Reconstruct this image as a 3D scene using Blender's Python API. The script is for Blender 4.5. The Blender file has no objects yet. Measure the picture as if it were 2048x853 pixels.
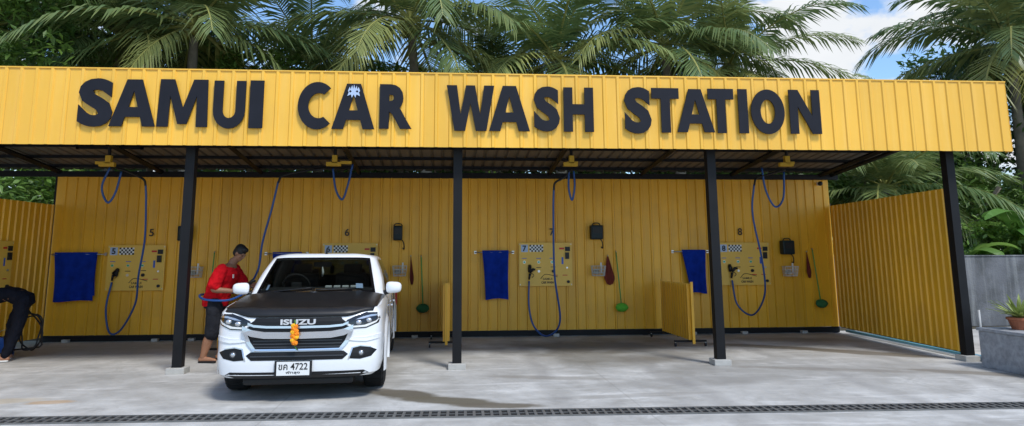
import bpy, bmesh, math, random
from mathutils import Vector, Matrix, noise as mnoise
from mathutils.geometry import tessellate_polygon
random.seed(7)
sc=bpy.context.scene
COL=sc.collection
# ------------------------------------------------------------------ materials
MATS={}
def mat(name,col,rough=.6,metal=0.0,var=0.0,vscale=3.0,bump=0.0,bscale=40.0,spec=.5,dirt=None,dscale=1.2,coat=0.0,streak=None,sheet=None):
    if name in MATS: return MATS[name]
    m=bpy.data.materials.new(name); m.use_nodes=True; nt=m.node_tree; b=nt.nodes["Principled BSDF"]
    b.inputs["Base Color"].default_value=(*col,1); b.inputs["Roughness"].default_value=rough; b.inputs["Metallic"].default_value=metal
    b.inputs["Specular IOR Level"].default_value=spec; b.inputs["Coat Weight"].default_value=coat
    tc=nt.nodes.new("ShaderNodeTexCoord")
    if var>0 or dirt:
        n=nt.nodes.new("ShaderNodeTexNoise"); n.inputs["Scale"].default_value=vscale; n.inputs["Detail"].default_value=6; nt.links.new(tc.outputs["Object"],n.inputs["Vector"])
        mr=nt.nodes.new("ShaderNodeMapRange"); mr.inputs[1].default_value=.3; mr.inputs[2].default_value=.7; mr.inputs[3].default_value=1-var; mr.inputs[4].default_value=1+var
        nt.links.new(n.outputs["Fac"],mr.inputs[0])
        fac=mr.outputs[0]
        if sheet:
            sp=nt.nodes.new("ShaderNodeSeparateXYZ"); nt.links.new(tc.outputs["Object"],sp.inputs[0])
            dv=nt.nodes.new("ShaderNodeMath"); dv.operation='DIVIDE'; dv.inputs[1].default_value=sheet; nt.links.new(sp.outputs[0],dv.inputs[0])
            fl=nt.nodes.new("ShaderNodeMath"); fl.operation='FLOOR'; nt.links.new(dv.outputs[0],fl.inputs[0])
            wn=nt.nodes.new("ShaderNodeTexWhiteNoise"); wn.noise_dimensions='1D'; nt.links.new(fl.outputs[0],wn.inputs["W"])
            m2=nt.nodes.new("ShaderNodeMapRange"); m2.inputs[3].default_value=.90; m2.inputs[4].default_value=1.05; nt.links.new(wn.outputs["Value"],m2.inputs[0])
            mu=nt.nodes.new("ShaderNodeMath"); mu.operation='MULTIPLY'; nt.links.new(fac,mu.inputs[0]); nt.links.new(m2.outputs[0],mu.inputs[1])
            fr=nt.nodes.new("ShaderNodeMath"); fr.operation='FRACT'; nt.links.new(dv.outputs[0],fr.inputs[0])
            ed=nt.nodes.new("ShaderNodeMapRange"); ed.inputs[1].default_value=0; ed.inputs[2].default_value=.012; ed.inputs[3].default_value=.55; ed.inputs[4].default_value=1; nt.links.new(fr.outputs[0],ed.inputs[0])
            mv=nt.nodes.new("ShaderNodeMath"); mv.operation='MULTIPLY'; nt.links.new(mu.outputs[0],mv.inputs[0]); nt.links.new(ed.outputs[0],mv.inputs[1]); fac=mv.outputs[0]
        mx=nt.nodes.new("ShaderNodeVectorMath"); mx.operation='SCALE'; mx.inputs[0].default_value=col; nt.links.new(fac,mx.inputs["Scale"])
        out=mx.outputs[0]
        def layer(out,colr,amt,scale,lo,hi,stretch=None):
            n2=nt.nodes.new("ShaderNodeTexNoise"); n2.inputs["Scale"].default_value=scale; n2.inputs["Detail"].default_value=8; n2.inputs["Roughness"].default_value=.65
            if stretch:
                mp=nt.nodes.new("ShaderNodeMapping"); mp.inputs["Scale"].default_value=stretch; nt.links.new(tc.outputs["Object"],mp.inputs[0]); nt.links.new(mp.outputs[0],n2.inputs["Vector"])
            else: nt.links.new(tc.outputs["Object"],n2.inputs["Vector"])
            r2=nt.nodes.new("ShaderNodeMapRange"); r2.inputs[1].default_value=lo; r2.inputs[2].default_value=hi; r2.inputs[3].default_value=0; r2.inputs[4].default_value=amt
            nt.links.new(n2.outputs["Fac"],r2.inputs[0])
            mm=nt.nodes.new("ShaderNodeMix"); mm.data_type='RGBA'; nt.links.new(r2.outputs[0],mm.inputs[0]); nt.links.new(out,mm.inputs[6]); mm.inputs[7].default_value=(*colr,1); return mm.outputs[2]
        if dirt: out=layer(out,dirt[0],dirt[1],dscale,.48,.75)
        if streak: out=layer(out,streak[0],streak[1],1.0,.5,.72,(6,1,.35))
        nt.links.new(out,b.inputs["Base Color"])
    if bump>0:
        n3=nt.nodes.new("ShaderNodeTexNoise"); n3.inputs["Scale"].default_value=bscale; n3.inputs["Detail"].default_value=4; nt.links.new(tc.outputs["Object"],n3.inputs["Vector"])
        bp=nt.nodes.new("ShaderNodeBump"); bp.inputs["Strength"].default_value=bump; bp.inputs["Distance"].default_value=.02; nt.links.new(n3.outputs["Fac"],bp.inputs["Height"]); nt.links.new(bp.outputs[0],b.inputs["Normal"])
    MATS[name]=m; return m
YEL=mat("yellow_fascia_sheet",(.86,.475,.050),.42,0,.05,.8,.08,1.5,dirt=((.68,.37,.06),.30),dscale=.9,streak=((.90,.58,.15),.35),sheet=.86)
YELW=mat("yellow_wall_sheet",(.84,.425,.020),.42,0,.07,.7,.08,1.5,dirt=((.55,.27,.03),.45),dscale=1.1,streak=((.50,.25,.03),.35),sheet=.82)
PANELY=mat("panel_yellow_paint",(.78,.47,.07),.45,0,.05,2)
BLK=mat("black_steel_paint",(.006,.006,.007),.55,0,.2,4,spec=.25)
LETTER=mat("black_letter_sheet",(.012,.013,.019),.65,0,.15,3,spec=.2)
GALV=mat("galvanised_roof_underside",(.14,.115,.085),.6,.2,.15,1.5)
CONC=mat("light_concrete",(.42,.41,.38),.85,0,.12,6,.3,60)
BLUEH=mat("blue_hose_rubber",(.01,.07,.26),.4)
BLKP=mat("black_plastic",(.010,.010,.011),.45,spec=.35)
TOWEL=mat("blue_towel_cloth",(.006,.028,.25),.95,0,.25,5,.5,90,spec=.1)
STEEL=mat("stainless_steel",(.55,.55,.55),.3,.9)
CHROME=mat("chrome",(.78,.78,.79),.14,1.0)
WHITE=mat("white_car_paint",(.80,.81,.82),.22,0,.015,2,coat=.6,dirt=((.55,.52,.47),.10),dscale=2.0)
TYRE=mat("tyre_rubber",(.018,.018,.018),.85,0,.2,10,.3,50,spec=.2)
GLOSSB=mat("gloss_black",(.006,.006,.007),.12,coat=.5)
HOODM=mat("black_wrap_bonnet",(.010,.010,.011),.36,0,.25,6,spec=.4)
RED=mat("red_shirt_cotton",(.58,.006,.012),.9,0,.15,8,.4,30,spec=.15)
SKIN=mat("skin",(.30,.14,.075),.55,0,.08,8)
HAIR=mat("black_hair",(.010,.008,.007),.6)
SHORTS=mat("dark_grey_cloth",(.022,.023,.028),.95,0,.2,8,.4,40,spec=.1)
DARKC=mat("dark_navy_cloth",(.008,.009,.014),.9,0,.2,8,.4,40,spec=.1)
GREENB=mat("lime_green_bristle",(.12,.50,.03),.7,0,.15,20,.6,200)
GREEND=mat("dark_green_bristle",(.02,.14,.04),.7,0,.15,20,.6,200)
GHAND=mat("green_handle",(.10,.35,.08),.4)
MAROON=mat("maroon_cloth",(.15,.02,.010),.95,0,.2,8)
WPLAST=mat("white_plastic",(.75,.75,.73),.4)
BADGE=mat("silver_badge",(.62,.63,.64),.35,.2)
WIRE=mat("white_wire",(.65,.65,.62),.4,.3)
YBR=mat("yellow_bracket_paint",(.62,.38,.03),.4)
REDL=mat("red_label",(.55,.02,.01),.5)
GRN=mat("green_button_plastic",(.02,.40,.16),.35)
BLUEL=mat("blue_label",(.03,.10,.45),.5)
LABW=mat("pale_blue_label",(.42,.52,.70),.5)
DTEAL=mat("dark_teal_plastic",(.004,.014,.018),.45,0,.1,5,spec=.3)
ORANGE=mat("orange_marigold",(.90,.25,.005),.8,0,.2,30)
YMAR=mat("yellow_marigold",(.90,.45,.01),.8,0,.2,30)
GREYW=mat("grey_render_wall",(.12,.125,.135),.9,0,.3,2,.4,30,dirt=((.03,.034,.028),.85),dscale=1.6,streak=((.26,.27,.27),.7))
PLANT=mat("speckled_grey_terrazzo",(.32,.33,.35),.7,0,.25,14,.1,30,dirt=((.18,.18,.19),.6),dscale=5)
TERRA=mat("terracotta",(.34,.11,.05),.8,0,.15,6)
PIPEB=mat("light_blue_pvc",(.10,.33,.48),.4,0,.1,5)
PIPEG=mat("grey_pvc",(.38,.38,.37),.5,0,.1,5)
BARK=mat("palm_bark",(.19,.16,.12),.9,0,.3,3,.8,12)
SILV=mat("headlamp_silver",(.60,.61,.63),.2,.8)
DSLAT=mat("dark_grey_slat",(.05,.05,.055),.3,.4)
GRASSG=mat("green_cuttings",(.06,.16,.02),.9)

def glassmat(name,tint):
    m=bpy.data.materials.new(name); m.use_nodes=True; nt=m.node_tree; nt.nodes.clear()
    o=nt.nodes.new("ShaderNodeOutputMaterial"); t=nt.nodes.new("ShaderNodeBsdfTransparent"); t.inputs[0].default_value=(*tint,1)
    g=nt.nodes.new("ShaderNodeBsdfGlossy"); g.inputs["Roughness"].default_value=.03; g.inputs["Color"].default_value=(.9,.95,1,1)
    f=nt.nodes.new("ShaderNodeFresnel"); f.inputs[0].default_value=1.5; mx=nt.nodes.new("ShaderNodeMixShader")
    nt.links.new(f.outputs[0],mx.inputs[0]); nt.links.new(t.outputs[0],mx.inputs[1]); nt.links.new(g.outputs[0],mx.inputs[2]); nt.links.new(mx.outputs[0],o.inputs[0]); return m
GLASS=glassmat("windscreen_glass",(.55,.60,.58)); DGLASS=glassmat("tinted_side_glass",(.12,.13,.13))

def leafmat(name,base,yellow,trans=.35,rough=.45):
    m=bpy.data.materials.new(name); m.use_nodes=True; nt=m.node_tree; b=nt.nodes["Principled BSDF"]; out=nt.nodes["Material Output"]
    a=nt.nodes.new("ShaderNodeAttribute"); a.attribute_name="tint"
    oi=nt.nodes.new("ShaderNodeObjectInfo")
    mix=nt.nodes.new("ShaderNodeMix"); mix.data_type='RGBA'; mix.inputs[6].default_value=(*base,1); mix.inputs[7].default_value=(*yellow,1); nt.links.new(a.outputs["Fac"],mix.inputs[0])
    mr=nt.nodes.new("ShaderNodeMapRange"); mr.inputs[3].default_value=.8; mr.inputs[4].default_value=1.3; nt.links.new(oi.outputs["Random"],mr.inputs[0])
    sc_=nt.nodes.new("ShaderNodeVectorMath"); sc_.operation='SCALE'; nt.links.new(mix.outputs[2],sc_.inputs[0]); nt.links.new(mr.outputs[0],sc_.inputs["Scale"])
    nt.links.new(sc_.outputs[0],b.inputs["Base Color"]); b.inputs["Roughness"].default_value=rough; b.inputs["Specular IOR Level"].default_value=.5
    tr=nt.nodes.new("ShaderNodeBsdfTranslucent"); nt.links.new(sc_.outputs[0],tr.inputs[0]); ms=nt.nodes.new("ShaderNodeMixShader"); ms.inputs[0].default_value=trans
    nt.links.new(b.outputs[0],ms.inputs[1]); nt.links.new(tr.outputs[0],ms.inputs[2]); nt.links.new(ms.outputs[0],out.inputs[0]); return m
PALM=leafmat("palm_leaf",(.095,.165,.060),(.42,.40,.12),.3,.40)
LEAF=leafmat("broad_leaf",(.040,.092,.020),(.19,.31,.05),.3)
BANANA=leafmat("banana_leaf",(.08,.21,.04),(.24,.38,.07),.4)

# ------------------------------------------------------------------ helpers
def link(o,parent=None):
    COL.objects.link(o)
    if parent: o.parent=parent
    return o
def mk(name,verts,faces,m=None,parent=None,smooth=False,loc=(0,0,0),rot=(0,0,0)):
    me=bpy.data.meshes.new(name); me.from_pydata([tuple(v) for v in verts],[],faces); me.update()
    if m:
        for q in (m if isinstance(m,list) else [m]): me.materials.append(q)
    if smooth: me.polygons.foreach_set("use_smooth",[True]*len(me.polygons))
    o=bpy.data.objects.new(name,me); o.location=loc; o.rotation_euler=rot; return link(o,parent)
def thing(name,label,cat,loc=(0,0,0),rot=(0,0,0),group=None):
    e=bpy.data.objects.new(name,None); e.location=loc; e.rotation_euler=rot; e.empty_display_size=.2
    e["label"]=label; e["category"]=cat
    if group: e["group"]=group
    return link(e)
def tag(o,label,cat,group=None):
    o["label"]=label; o["category"]=cat
    if group: o["group"]=group
    return o
def boxg(c,s):
    x,y,z=c; a,b,d=s[0]/2,s[1]/2,s[2]/2
    v=[(x+i*a,y+j*b,z+k*d) for i in(-1,1) for j in(-1,1) for k in(-1,1)]
    f=[(0,1,3,2),(4,6,7,5),(0,4,5,1),(2,3,7,6),(0,2,6,4),(1,5,7,3)]
    return v,f
def merge(parts):
    V=[];F=[]
    for v,f in parts:
        o=len(V); V+=list(v); F+=[tuple(i+o for i in q) for q in f]
    return V,F
def box(name,c,s,m,parent=None,bev=0.0,**k):
    v,f=boxg(c,s); o=mk(name,v,f,m,parent,**k)
    if bev>0: bevel(o,bev)
    return o
def bevel(o,w,seg=2):
    bm=bmesh.new(); bm.from_mesh(o.data); bmesh.ops.bevel(bm,geom=list(bm.edges),offset=w,segments=seg,affect='EDGES',profile=.6); bm.to_mesh(o.data); bm.free()
def cr(pts,n=8):
    pts=[Vector(p) for p in pts]; 
    if len(pts)<3: return pts
    P=[2*pts[0]-pts[1]]+pts+[2*pts[-1]-pts[-2]]; out=[]
    for i in range(1,len(P)-2):
        a,b,c,d=P[i-1],P[i],P[i+1],P[i+2]
        for k in range(n):
            t=k/n; out.append(.5*((2*b)+(c-a)*t+(2*a-5*b+4*c-d)*t*t+(3*b-a-3*c+d)*t*t*t))
    out.append(pts[-1]); return out
def tubeg(pts,r,seg=8,caps=True):
    pts=[Vector(p) for p in pts]; R=r if isinstance(r,(list,tuple)) else [r]*len(pts)
    V=[];F=[]; t=(pts[1]-pts[0]).normalized(); up=Vector((0,0,1)) if abs(t.z)<.9 else Vector((1,0,0)); n=t.cross(up).normalized()
    for i,p in enumerate(pts):
        if i==0: t=(pts[1]-pts[0]).normalized()
        elif i==len(pts)-1: t=(pts[-1]-pts[-2]).normalized()
        else: t=(pts[i+1]-pts[i-1]).normalized()
        n=(n-t*n.dot(t)); n=n.normalized() if n.length>1e-6 else t.orthogonal().normalized()
        b=t.cross(n)
        for k in range(seg):
            a=2*math.pi*k/seg; V.append(p+(n*math.cos(a)+b*math.sin(a))*R[i])
    for i in range(len(pts)-1):
        for k in range(seg):
            k2=(k+1)%seg; F.append((i*seg+k,i*seg+k2,(i+1)*seg+k2,(i+1)*seg+k))
    if caps: F.append(tuple(range(seg-1,-1,-1))); F.append(tuple((len(pts)-1)*seg+k for k in range(seg)))
    return V,F
def tube(name,pts,r,m,parent=None,seg=8,n=0):
    if n: pts=cr(pts,n)
    v,f=tubeg(pts,r,seg); return mk(name,v,f,m,parent,smooth=True)
def ellg(c,r,nu=16,nv=10,rot=None):
    V=[];F=[]; c=Vector(c)
    for j in range(1,nv):
        th=math.pi*j/nv
        for i in range(nu):
            ph=2*math.pi*i/nu; p=Vector((r[0]*math.sin(th)*math.cos(ph),r[1]*math.sin(th)*math.sin(ph),r[2]*math.cos(th)))
            if rot: p=rot@p
            V.append(c+p)
    t=Vector((0,0,r[2])); t=rot@t if rot else t
    V.append(c+t);V.append(c-t); T=len(V)-2
    for j in range(nv-2):
        for i in range(nu):
            i2=(i+1)%nu; F.append((j*nu+i,(j+1)*nu+i,(j+1)*nu+i2,j*nu+i2))
    for i in range(nu):
        i2=(i+1)%nu; F.append((T,i,i2)); F.append((T+1,(nv-2)*nu+i2,(nv-2)*nu+i))
    return V,F
def text(name,s,m,parent,loc,w=None,h=.1,rot=(math.pi/2,0,0),off=0.0,ext=.002):
    cu=bpy.data.curves.new("t",'FONT'); cu.body=s; cu.offset=off; cu.extrude=.01; cu.resolution_u=4; tmp=bpy.data.objects.new("t",cu)
    me=bpy.data.meshes.new_from_object(tmp)
    if len(me.vertices)==0:
        COL.objects.link(tmp); dg=bpy.context.evaluated_depsgraph_get(); me=bpy.data.meshes.new_from_object(tmp.evaluated_get(dg))
    bpy.data.objects.remove(tmp); bpy.data.curves.remove(cu)
    xs=[v.co.x for v in me.vertices]; ys=[v.co.y for v in me.vertices]; x0,x1,y0,y1=min(xs),max(xs),min(ys),max(ys)
    sy=h/(y1-y0); sx=(w/(x1-x0)) if w else sy
    for v in me.vertices: v.co=Vector(((v.co.x-(x0+x1)/2)*sx,(v.co.y-(y0+y1)/2)*sy,v.co.z/.01*ext))
    me.materials.clear(); me.materials.append(m); me.name=name
    o=bpy.data.objects.new(name,me); o.location=loc; o.rotation_euler=rot; return link(o,parent)
def arc(cx,cy,rx,ry,a0,a1,n=12):
    return [(cx+rx*math.cos(math.radians(a0+(a1-a0)*i/n)),cy+ry*math.sin(math.radians(a0+(a1-a0)*i/n))) for i in range(n+1)]
GL={
"M":[[(0,0),(.03,1),(.31,1),(.5,.40),(.69,1),(.97,1),(1,0),(.775,0),(.765,.66),(.59,.06),(.41,.06),(.235,.66),(.225,0)]],
"W":[[(0,1),(.215,1),(.295,.36),(.405,1),(.595,1),(.705,.36),(.785,1),(1,1),(.835,0),(.61,0),(.5,.60),(.39,0),(.165,0)]],
"N":[[(0,0),(0,1),(.30,1),(.73,.40),(.73,1),(1,1),(1,0),(.71,0),(.27,.62),(.27,0)]],
"H":[[(0,0),(0,1),(.30,1),(.30,.62),(.70,.62),(.70,1),(1,1),(1,0),(.70,0),(.70,.39),(.30,.39),(.30,0)]],
"T":[[(0,1),(1,1),(1,.76),(.67,.76),(.67,0),(.33,0),(.33,.76),(0,.76)]],
"I":[[(0,0),(0,1),(1,1),(1,0)]],
"A":[[(0,0),(.335,1),(.665,1),(1,0),(.725,0),(.665,.20),(.335,.20),(.275,0)],[(.40,.41),(.60,.41),(.5,.76)]],
"U":[[(0,1),(.30,1)]+[(.30,.38)]+arc(.5,.38,.20,.16,180,360)[1:]+[(.70,1),(1,1)]+arc(.5,.38,.5,.38,0,-180)],
"O":[arc(.5,.5,.5,.5,0,360,36)[:-1],arc(.5,.5,.215,.27,0,360,28)[:-1]],
"C":[arc(.56,.5,.56,.5,48,312,34)+arc(.60,.5,.30,.265,298,62,26)],
}
def glyph(name,ch,m,parent,loc,w,h,ext):
    loops=[[((x-.5)*w,(y-.5)*h) for x,y in lp] for lp in GL[ch]]
    tess=tessellate_polygon([[Vector((x,y,0)) for x,y in lp] for lp in loops])
    flat=[p for lp in loops for p in lp]; n=len(flat)
    V=[(x,-ext,y) for x,y in flat]+[(x,ext,y) for x,y in flat]; F=[tuple(t) for t in tess]+[tuple(i+n for i in t) for t in tess]
    o=0
    for lp in loops:
        k=len(lp)
        for i in range(k): F.append((o+i,o+(i+1)%k,o+(i+1)%k+n,o+i+n))
        o+=k
    ob=mk(name,V,F,m,parent,loc=loc); bm=bmesh.new(); bm.from_mesh(ob.data); bmesh.ops.recalc_face_normals(bm,faces=bm.faces); bm.to_mesh(ob.data); bm.free(); return ob

def corrg(L,H,pitch=.19,rib=.03,sl=.014,dep=.024):
    xs=[];x=0.0
    while x<L:
        xs+= [(x,0),(min(x+pitch-rib-2*sl,L),0),(min(x+pitch-rib-sl,L),-dep),(min(x+pitch-sl,L),-dep)]
        x+=pitch
    xs.append((L,0))
    V=[];F=[];n=len(xs)
    for j in range(2):
        for (a,b) in xs: V.append((a,b,H*j))
    for i in range(n-1):
        if xs[i+1][0]-xs[i][0]>1e-6: F.append((i,i+1,n+i+1,n+i))
    return V,F

# ------------------------------------------------------------------ ground
def ground():
    m=bpy.data.materials.new("concrete_yard"); m.use_nodes=True; nt=m.node_tree; b=nt.nodes["Principled BSDF"]; L=nt.links.new
    tc=nt.nodes.new("ShaderNodeTexCoord"); 
    def nz(scale,det=8,rough=.6,stretch=None,dist=0):
        n=nt.nodes.new("ShaderNodeTexNoise"); n.inputs["Scale"].default_value=scale; n.inputs["Detail"].default_value=det; n.inputs["Roughness"].default_value=rough; n.inputs["Distortion"].default_value=dist
        if stretch:
            mp=nt.nodes.new("ShaderNodeMapping"); mp.inputs["Scale"].default_value=stretch; L(tc.outputs["Object"],mp.inputs[0]); L(mp.outputs[0],n.inputs["Vector"])
        else: L(tc.outputs["Object"],n.inputs["Vector"])
        return n.outputs["Fac"]
    def rng(s,a,b_,c,d):
        r=nt.nodes.new("ShaderNodeMapRange"); r.inputs[1].default_value=a;r.inputs[2].default_value=b_;r.inputs[3].default_value=c;r.inputs[4].default_value=d; L(s,r.inputs[0]); return r.outputs[0]
    def math_(op,a,c):
        q=nt.nodes.new("ShaderNodeMath"); q.operation=op
        for i,s in enumerate((a,c)):
            if isinstance(s,(int,float)): q.inputs[i].default_value=s
            else: L(s,q.inputs[i])
        return q.outputs[0]
    def mixc(f,a,c):
        q=nt.nodes.new("ShaderNodeMix"); q.data_type='RGBA'
        if isinstance(f,(int,float)): q.inputs[0].default_value=f
        else: L(f,q.inputs[0])
        for i,s in ((6,a),(7,c)):
            if isinstance(s,tuple): q.inputs[i].default_value=(*s,1)
            else: L(s,q.inputs[i])
        return q.outputs[2]
    N1=nz(1.3,6,.6); N3=nz(3.0,6,.6)
    def ell(cx,cy,rx,ry,noise,nsrc,ang=0):
        s=nt.nodes.new("ShaderNodeVectorMath"); s.operation='SUBTRACT'; L(tc.outputs["Object"],s.inputs[0]); s.inputs[1].default_value=(cx,cy,0)
        ca,sa=math.cos(ang),math.sin(ang)
        d1=nt.nodes.new("ShaderNodeVectorMath"); d1.operation='DOT_PRODUCT'; L(s.outputs[0],d1.inputs[0]); d1.inputs[1].default_value=(ca/rx,sa/rx,0)
        d2=nt.nodes.new("ShaderNodeVectorMath"); d2.operation='DOT_PRODUCT'; L(s.outputs[0],d2.inputs[0]); d2.inputs[1].default_value=(-sa/ry,ca/ry,0)
        q=math_('SQRT',math_('ADD',math_('MULTIPLY',d1.outputs["Value"],d1.outputs["Value"]),math_('MULTIPLY',d2.outputs["Value"],d2.outputs["Value"])),0)
        return math_('ADD',q,math_('MULTIPLY',math_('SUBTRACT',nsrc,.5),noise*3))
    big=nz(.35,5,.55); mid=nz(1.6,8,.65); fin=nz(14,6,.7); str_=nz(2.0,6,.6,(.35,2.5,1),.4); sp=nz(5,8,.75); blot=nz(.9,8,.7,None,1.2)
    c=mixc(rng(mid,.38,.62,0,1),(.40,.395,.375),(.60,.595,.57))
    c=mixc(rng(big,.42,.62,0,.5),c,(.41,.40,.375))
    c=mixc(rng(blot,.54,.60,0,.45),c,(.33,.32,.295))
    c=mixc(rng(str_,.55,.70,0,.6),c,(.74,.735,.71))
    c=mixc(rng(fin,.3,.7,0,.20),c,(.25,.24,.22))
    c=mixc(rng(sp,.56,.72,0,.55),c,(.27,.255,.23))
    for (cx,cy,rx,ry,a,st,ang) in [(1.8,1.6,1.9,2.0,.4,(.20,.19,.175),0),(6.6,2.4,2.3,1.2,.85,(.12,.11,.095),.1),(6.3,.9,1.1,1.2,.7,(.16,.15,.125),.3),(7.6,1.0,1.4,.6,.65,(.17,.155,.13),.4),(-2.4,2.4,1.8,1.3,.55,(.21,.20,.18),0),(10.6,2.9,1.5,.5,.7,(.18,.165,.14),-.2),(7.8,-.4,1.2,1.2,.5,(.22,.21,.19),.2),(2.1,-.4,1.3,1.9,.5,(.2,.19,.17),0),(3.6,1.6,.8,1.2,.5,(.2,.19,.17),0),(-1.4,-.4,1.2,.8,.4,(.27,.26,.235),.2),(10.2,-.6,1.2,.5,.4,(.28,.265,.24),-.3)]:
        d=ell(cx,cy,rx,ry,.45,N1,ang); c=mixc(rng(d,.4,1.10,a,0),c,st)
    for (cx,cy,rx,ry,a,st,ang) in [(3.35,-1.85,.50,.24,.95,(.11,.093,.065),-.62),(3.85,-2.28,.70,.22,.95,(.12,.103,.07),-.38),(4.40,-2.60,.55,.15,.9,(.13,.11,.08),-.15),(3.0,-1.62,.35,.16,.8,(.15,.13,.10),-.3),(-.70,-1.95,.26,.12,.6,(.45,.27,.11),.1),(-1.3,-1.85,.5,.18,.4,(.45,.34,.18),.2),(9.7,1.9,1.6,.24,.85,(.16,.138,.105),-.55),(10.9,1.0,1.3,.26,.85,(.16,.138,.105),-.62),(9.4,-.6,1.5,.16,.6,(.24,.22,.19),-.3),(11.4,-1.2,1.3,.18,.75,(.20,.175,.14),-.5),(7.0,-1.4,1.4,.35,.55,(.27,.26,.24),.2),(5.3,-.9,1.0,.14,.6,(.26,.24,.21),-.25),(6.0,-2.2,1.2,.12,.5,(.28,.265,.24),.1)]:
        d=ell(cx,cy,rx,ry,.30,N3,ang); c=mixc(rng(d,.7,1.15,a,0),c,st)
    sep=nt.nodes.new("ShaderNodeSeparateXYZ"); L(tc.outputs["Object"],sep.inputs[0])
    for (o,off,sp_) in (("X",0.02,4.0),("Y",.6,30)):
        q=math_('ABSOLUTE',math_('SUBTRACT',math_('MODULO',math_('ADD',sep.outputs[o],400+off),sp_),sp_/2),0)
        c=mixc(rng(q,0.0,.015,.35,0),c,(.2,.19,.17))
    wob=math_('MULTIPLY',math_('SUBTRACT',nz(.5,2),.5),.5)
    for xx in (5.2,6.9,9.2,10.9):
        q=math_('ABSOLUTE',math_('SUBTRACT',math_('ADD',sep.outputs["X"],wob),xx),0)
        c=mixc(math_('MULTIPLY',rng(q,.05,.22,.5,0),rng(mid,.4,.6,0,1)),c,(.20,.19,.18))
    L(c,b.inputs["Base Color"])
    L(rng(mid,.3,.7,.5,.85),b.inputs["Roughness"])
    bp=nt.nodes.new("ShaderNodeBump"); bp.inputs["Strength"].default_value=.25; bp.inputs["Distance"].default_value=.01; L(fin,bp.inputs["Height"]); L(bp.outputs[0],b.inputs["Normal"])
    g=mk("ground",[(-300,-60,0),(300,-60,0),(300,400,0),(-300,400,0)],[(0,1,2,3)],m); g["kind"]="structure"
    em=mat("soil_and_litter",(.07,.06,.035),.95,0,.4,1.5,.5,8)
    e=mk("earth_bank",[(-60,4.35,.004),(60,4.35,.004),(60,90,.004),(-60,90,.004)],[(0,1,2,3)],em); e["kind"]="structure"
ground()

# ------------------------------------------------------------------ building
D=4.0; HW=3.286; F0=3.256; F1=4.381; XW=12.215
bld=thing("car_wash_building","long open yellow corrugated car wash shed with black steel posts","car wash building")
def place_corr(name,p0,p1,z0,H,m,parent,pitch=.19,dep=.024,rib=.03):
    p0=Vector(p0);p1=Vector(p1); Ln=(p1-p0).length; v,f=corrg(Ln,H,pitch,dep=dep,rib=rib)
    ang=math.atan2(p1.y-p0.y,p1.x-p0.x); return mk(name,v,f,m,parent,loc=(p0.x,p0.y,z0),rot=(0,0,ang))
place_corr("back_wall",(-4.07,D,0),(XW,D,0),.13,HW-.13,YELW,bld,.205)
place_corr("fascia",(-12,-.35,0),(12.83,-.35,0),F0,F1-F0,YEL,bld,.215,rib=.034,dep=.019)
box("fascia_cap",(.415,-.33,F1+.012),(24.84,.075,.02),YEL,bld)
v,f=merge([boxg((.4,-.30,F0+.04),(24.6,.05,.06)),boxg((.4,-.30,F1-.08),(24.6,.05,.06))]+[boxg((12.8-i*1.03,-.30,(F0+F1)/2),(.05,.045,F1-F0-.2)) for i in range(24)])
mk("fascia_frame",v,f,BLK,bld)
box("fascia_end",(12.832,-.28,(F0+F1)/2),(.006,.15,F1-F0),YEL,bld)
def rz(y): return 3.40+(D-y)*.095
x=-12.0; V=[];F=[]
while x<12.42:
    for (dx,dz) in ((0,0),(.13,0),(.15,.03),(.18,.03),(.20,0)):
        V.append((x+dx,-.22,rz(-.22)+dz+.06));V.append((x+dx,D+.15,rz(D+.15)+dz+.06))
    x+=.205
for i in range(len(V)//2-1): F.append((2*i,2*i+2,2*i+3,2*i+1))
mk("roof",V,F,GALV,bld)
for i,yy in enumerate((.35,1.2,2.05,2.9,3.7)):
    box("purlin",(.2,yy,rz(yy)+.03),(24.4,.05,.055),BLK,bld)
for xx in (-8,-6,-4,-2,0,2,4,6,8,10,12):
    c=merge([tubeg([(xx,-.2,rz(-.2)-.04),(xx,D,rz(D)-.04)],.05,4)]); mk("rafter",c[0],c[1],BLK,bld)
box("rear_beam",(.2,D-.05,HW+.04),(24.4,.10,.11),BLK,bld)
box("front_beam",(.2,0,3.55),(24.4,.10,.12),BLK,bld)
box("base_rail",(4.07,D+.02,.065),(16.3,.05,.11),BLK,bld)
for xx in (0,4,8,12):
    p=box("post",(xx if xx<12 else 11.98,0,1.8),(.135,.135,3.5),BLK,bld)
    q=box("footing",(0,0,0),(.26,.24,.09),CONC,p,bev=.01); q.location=(xx if xx<12 else 11.98,0,.04)
for xx in (-4.07,0,4,8,12.16):
    box("rear_post",(xx,D+.07,1.7),(.1,.1,3.4),BLK,bld)
for xx in (-3.6,-1.9,-1.2,3.2,6.1,9.0,10.1,11.4):
    box("wall_block",(xx,D-.05,.03),(.12,.1,.055),CONC,bld)
place_corr("side_wall",(XW,D-.02,0),(11.92,0.02,0),.13,2.57,YELW,bld,.17)
tube("side_wall_rail",[(12.235,3.95,.13),(11.96,.1,.13)],.02,BLK,bld,4)
place_corr("side_wall",(-4.6,-3.0,0),(-4.07,D-.03,0),.10,2.6,YELW,bld,.17)
tube("end_rafter",[(12.25,D,3.36),(12.25,-.2,3.74)],.045,BLK,bld,4)

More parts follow.
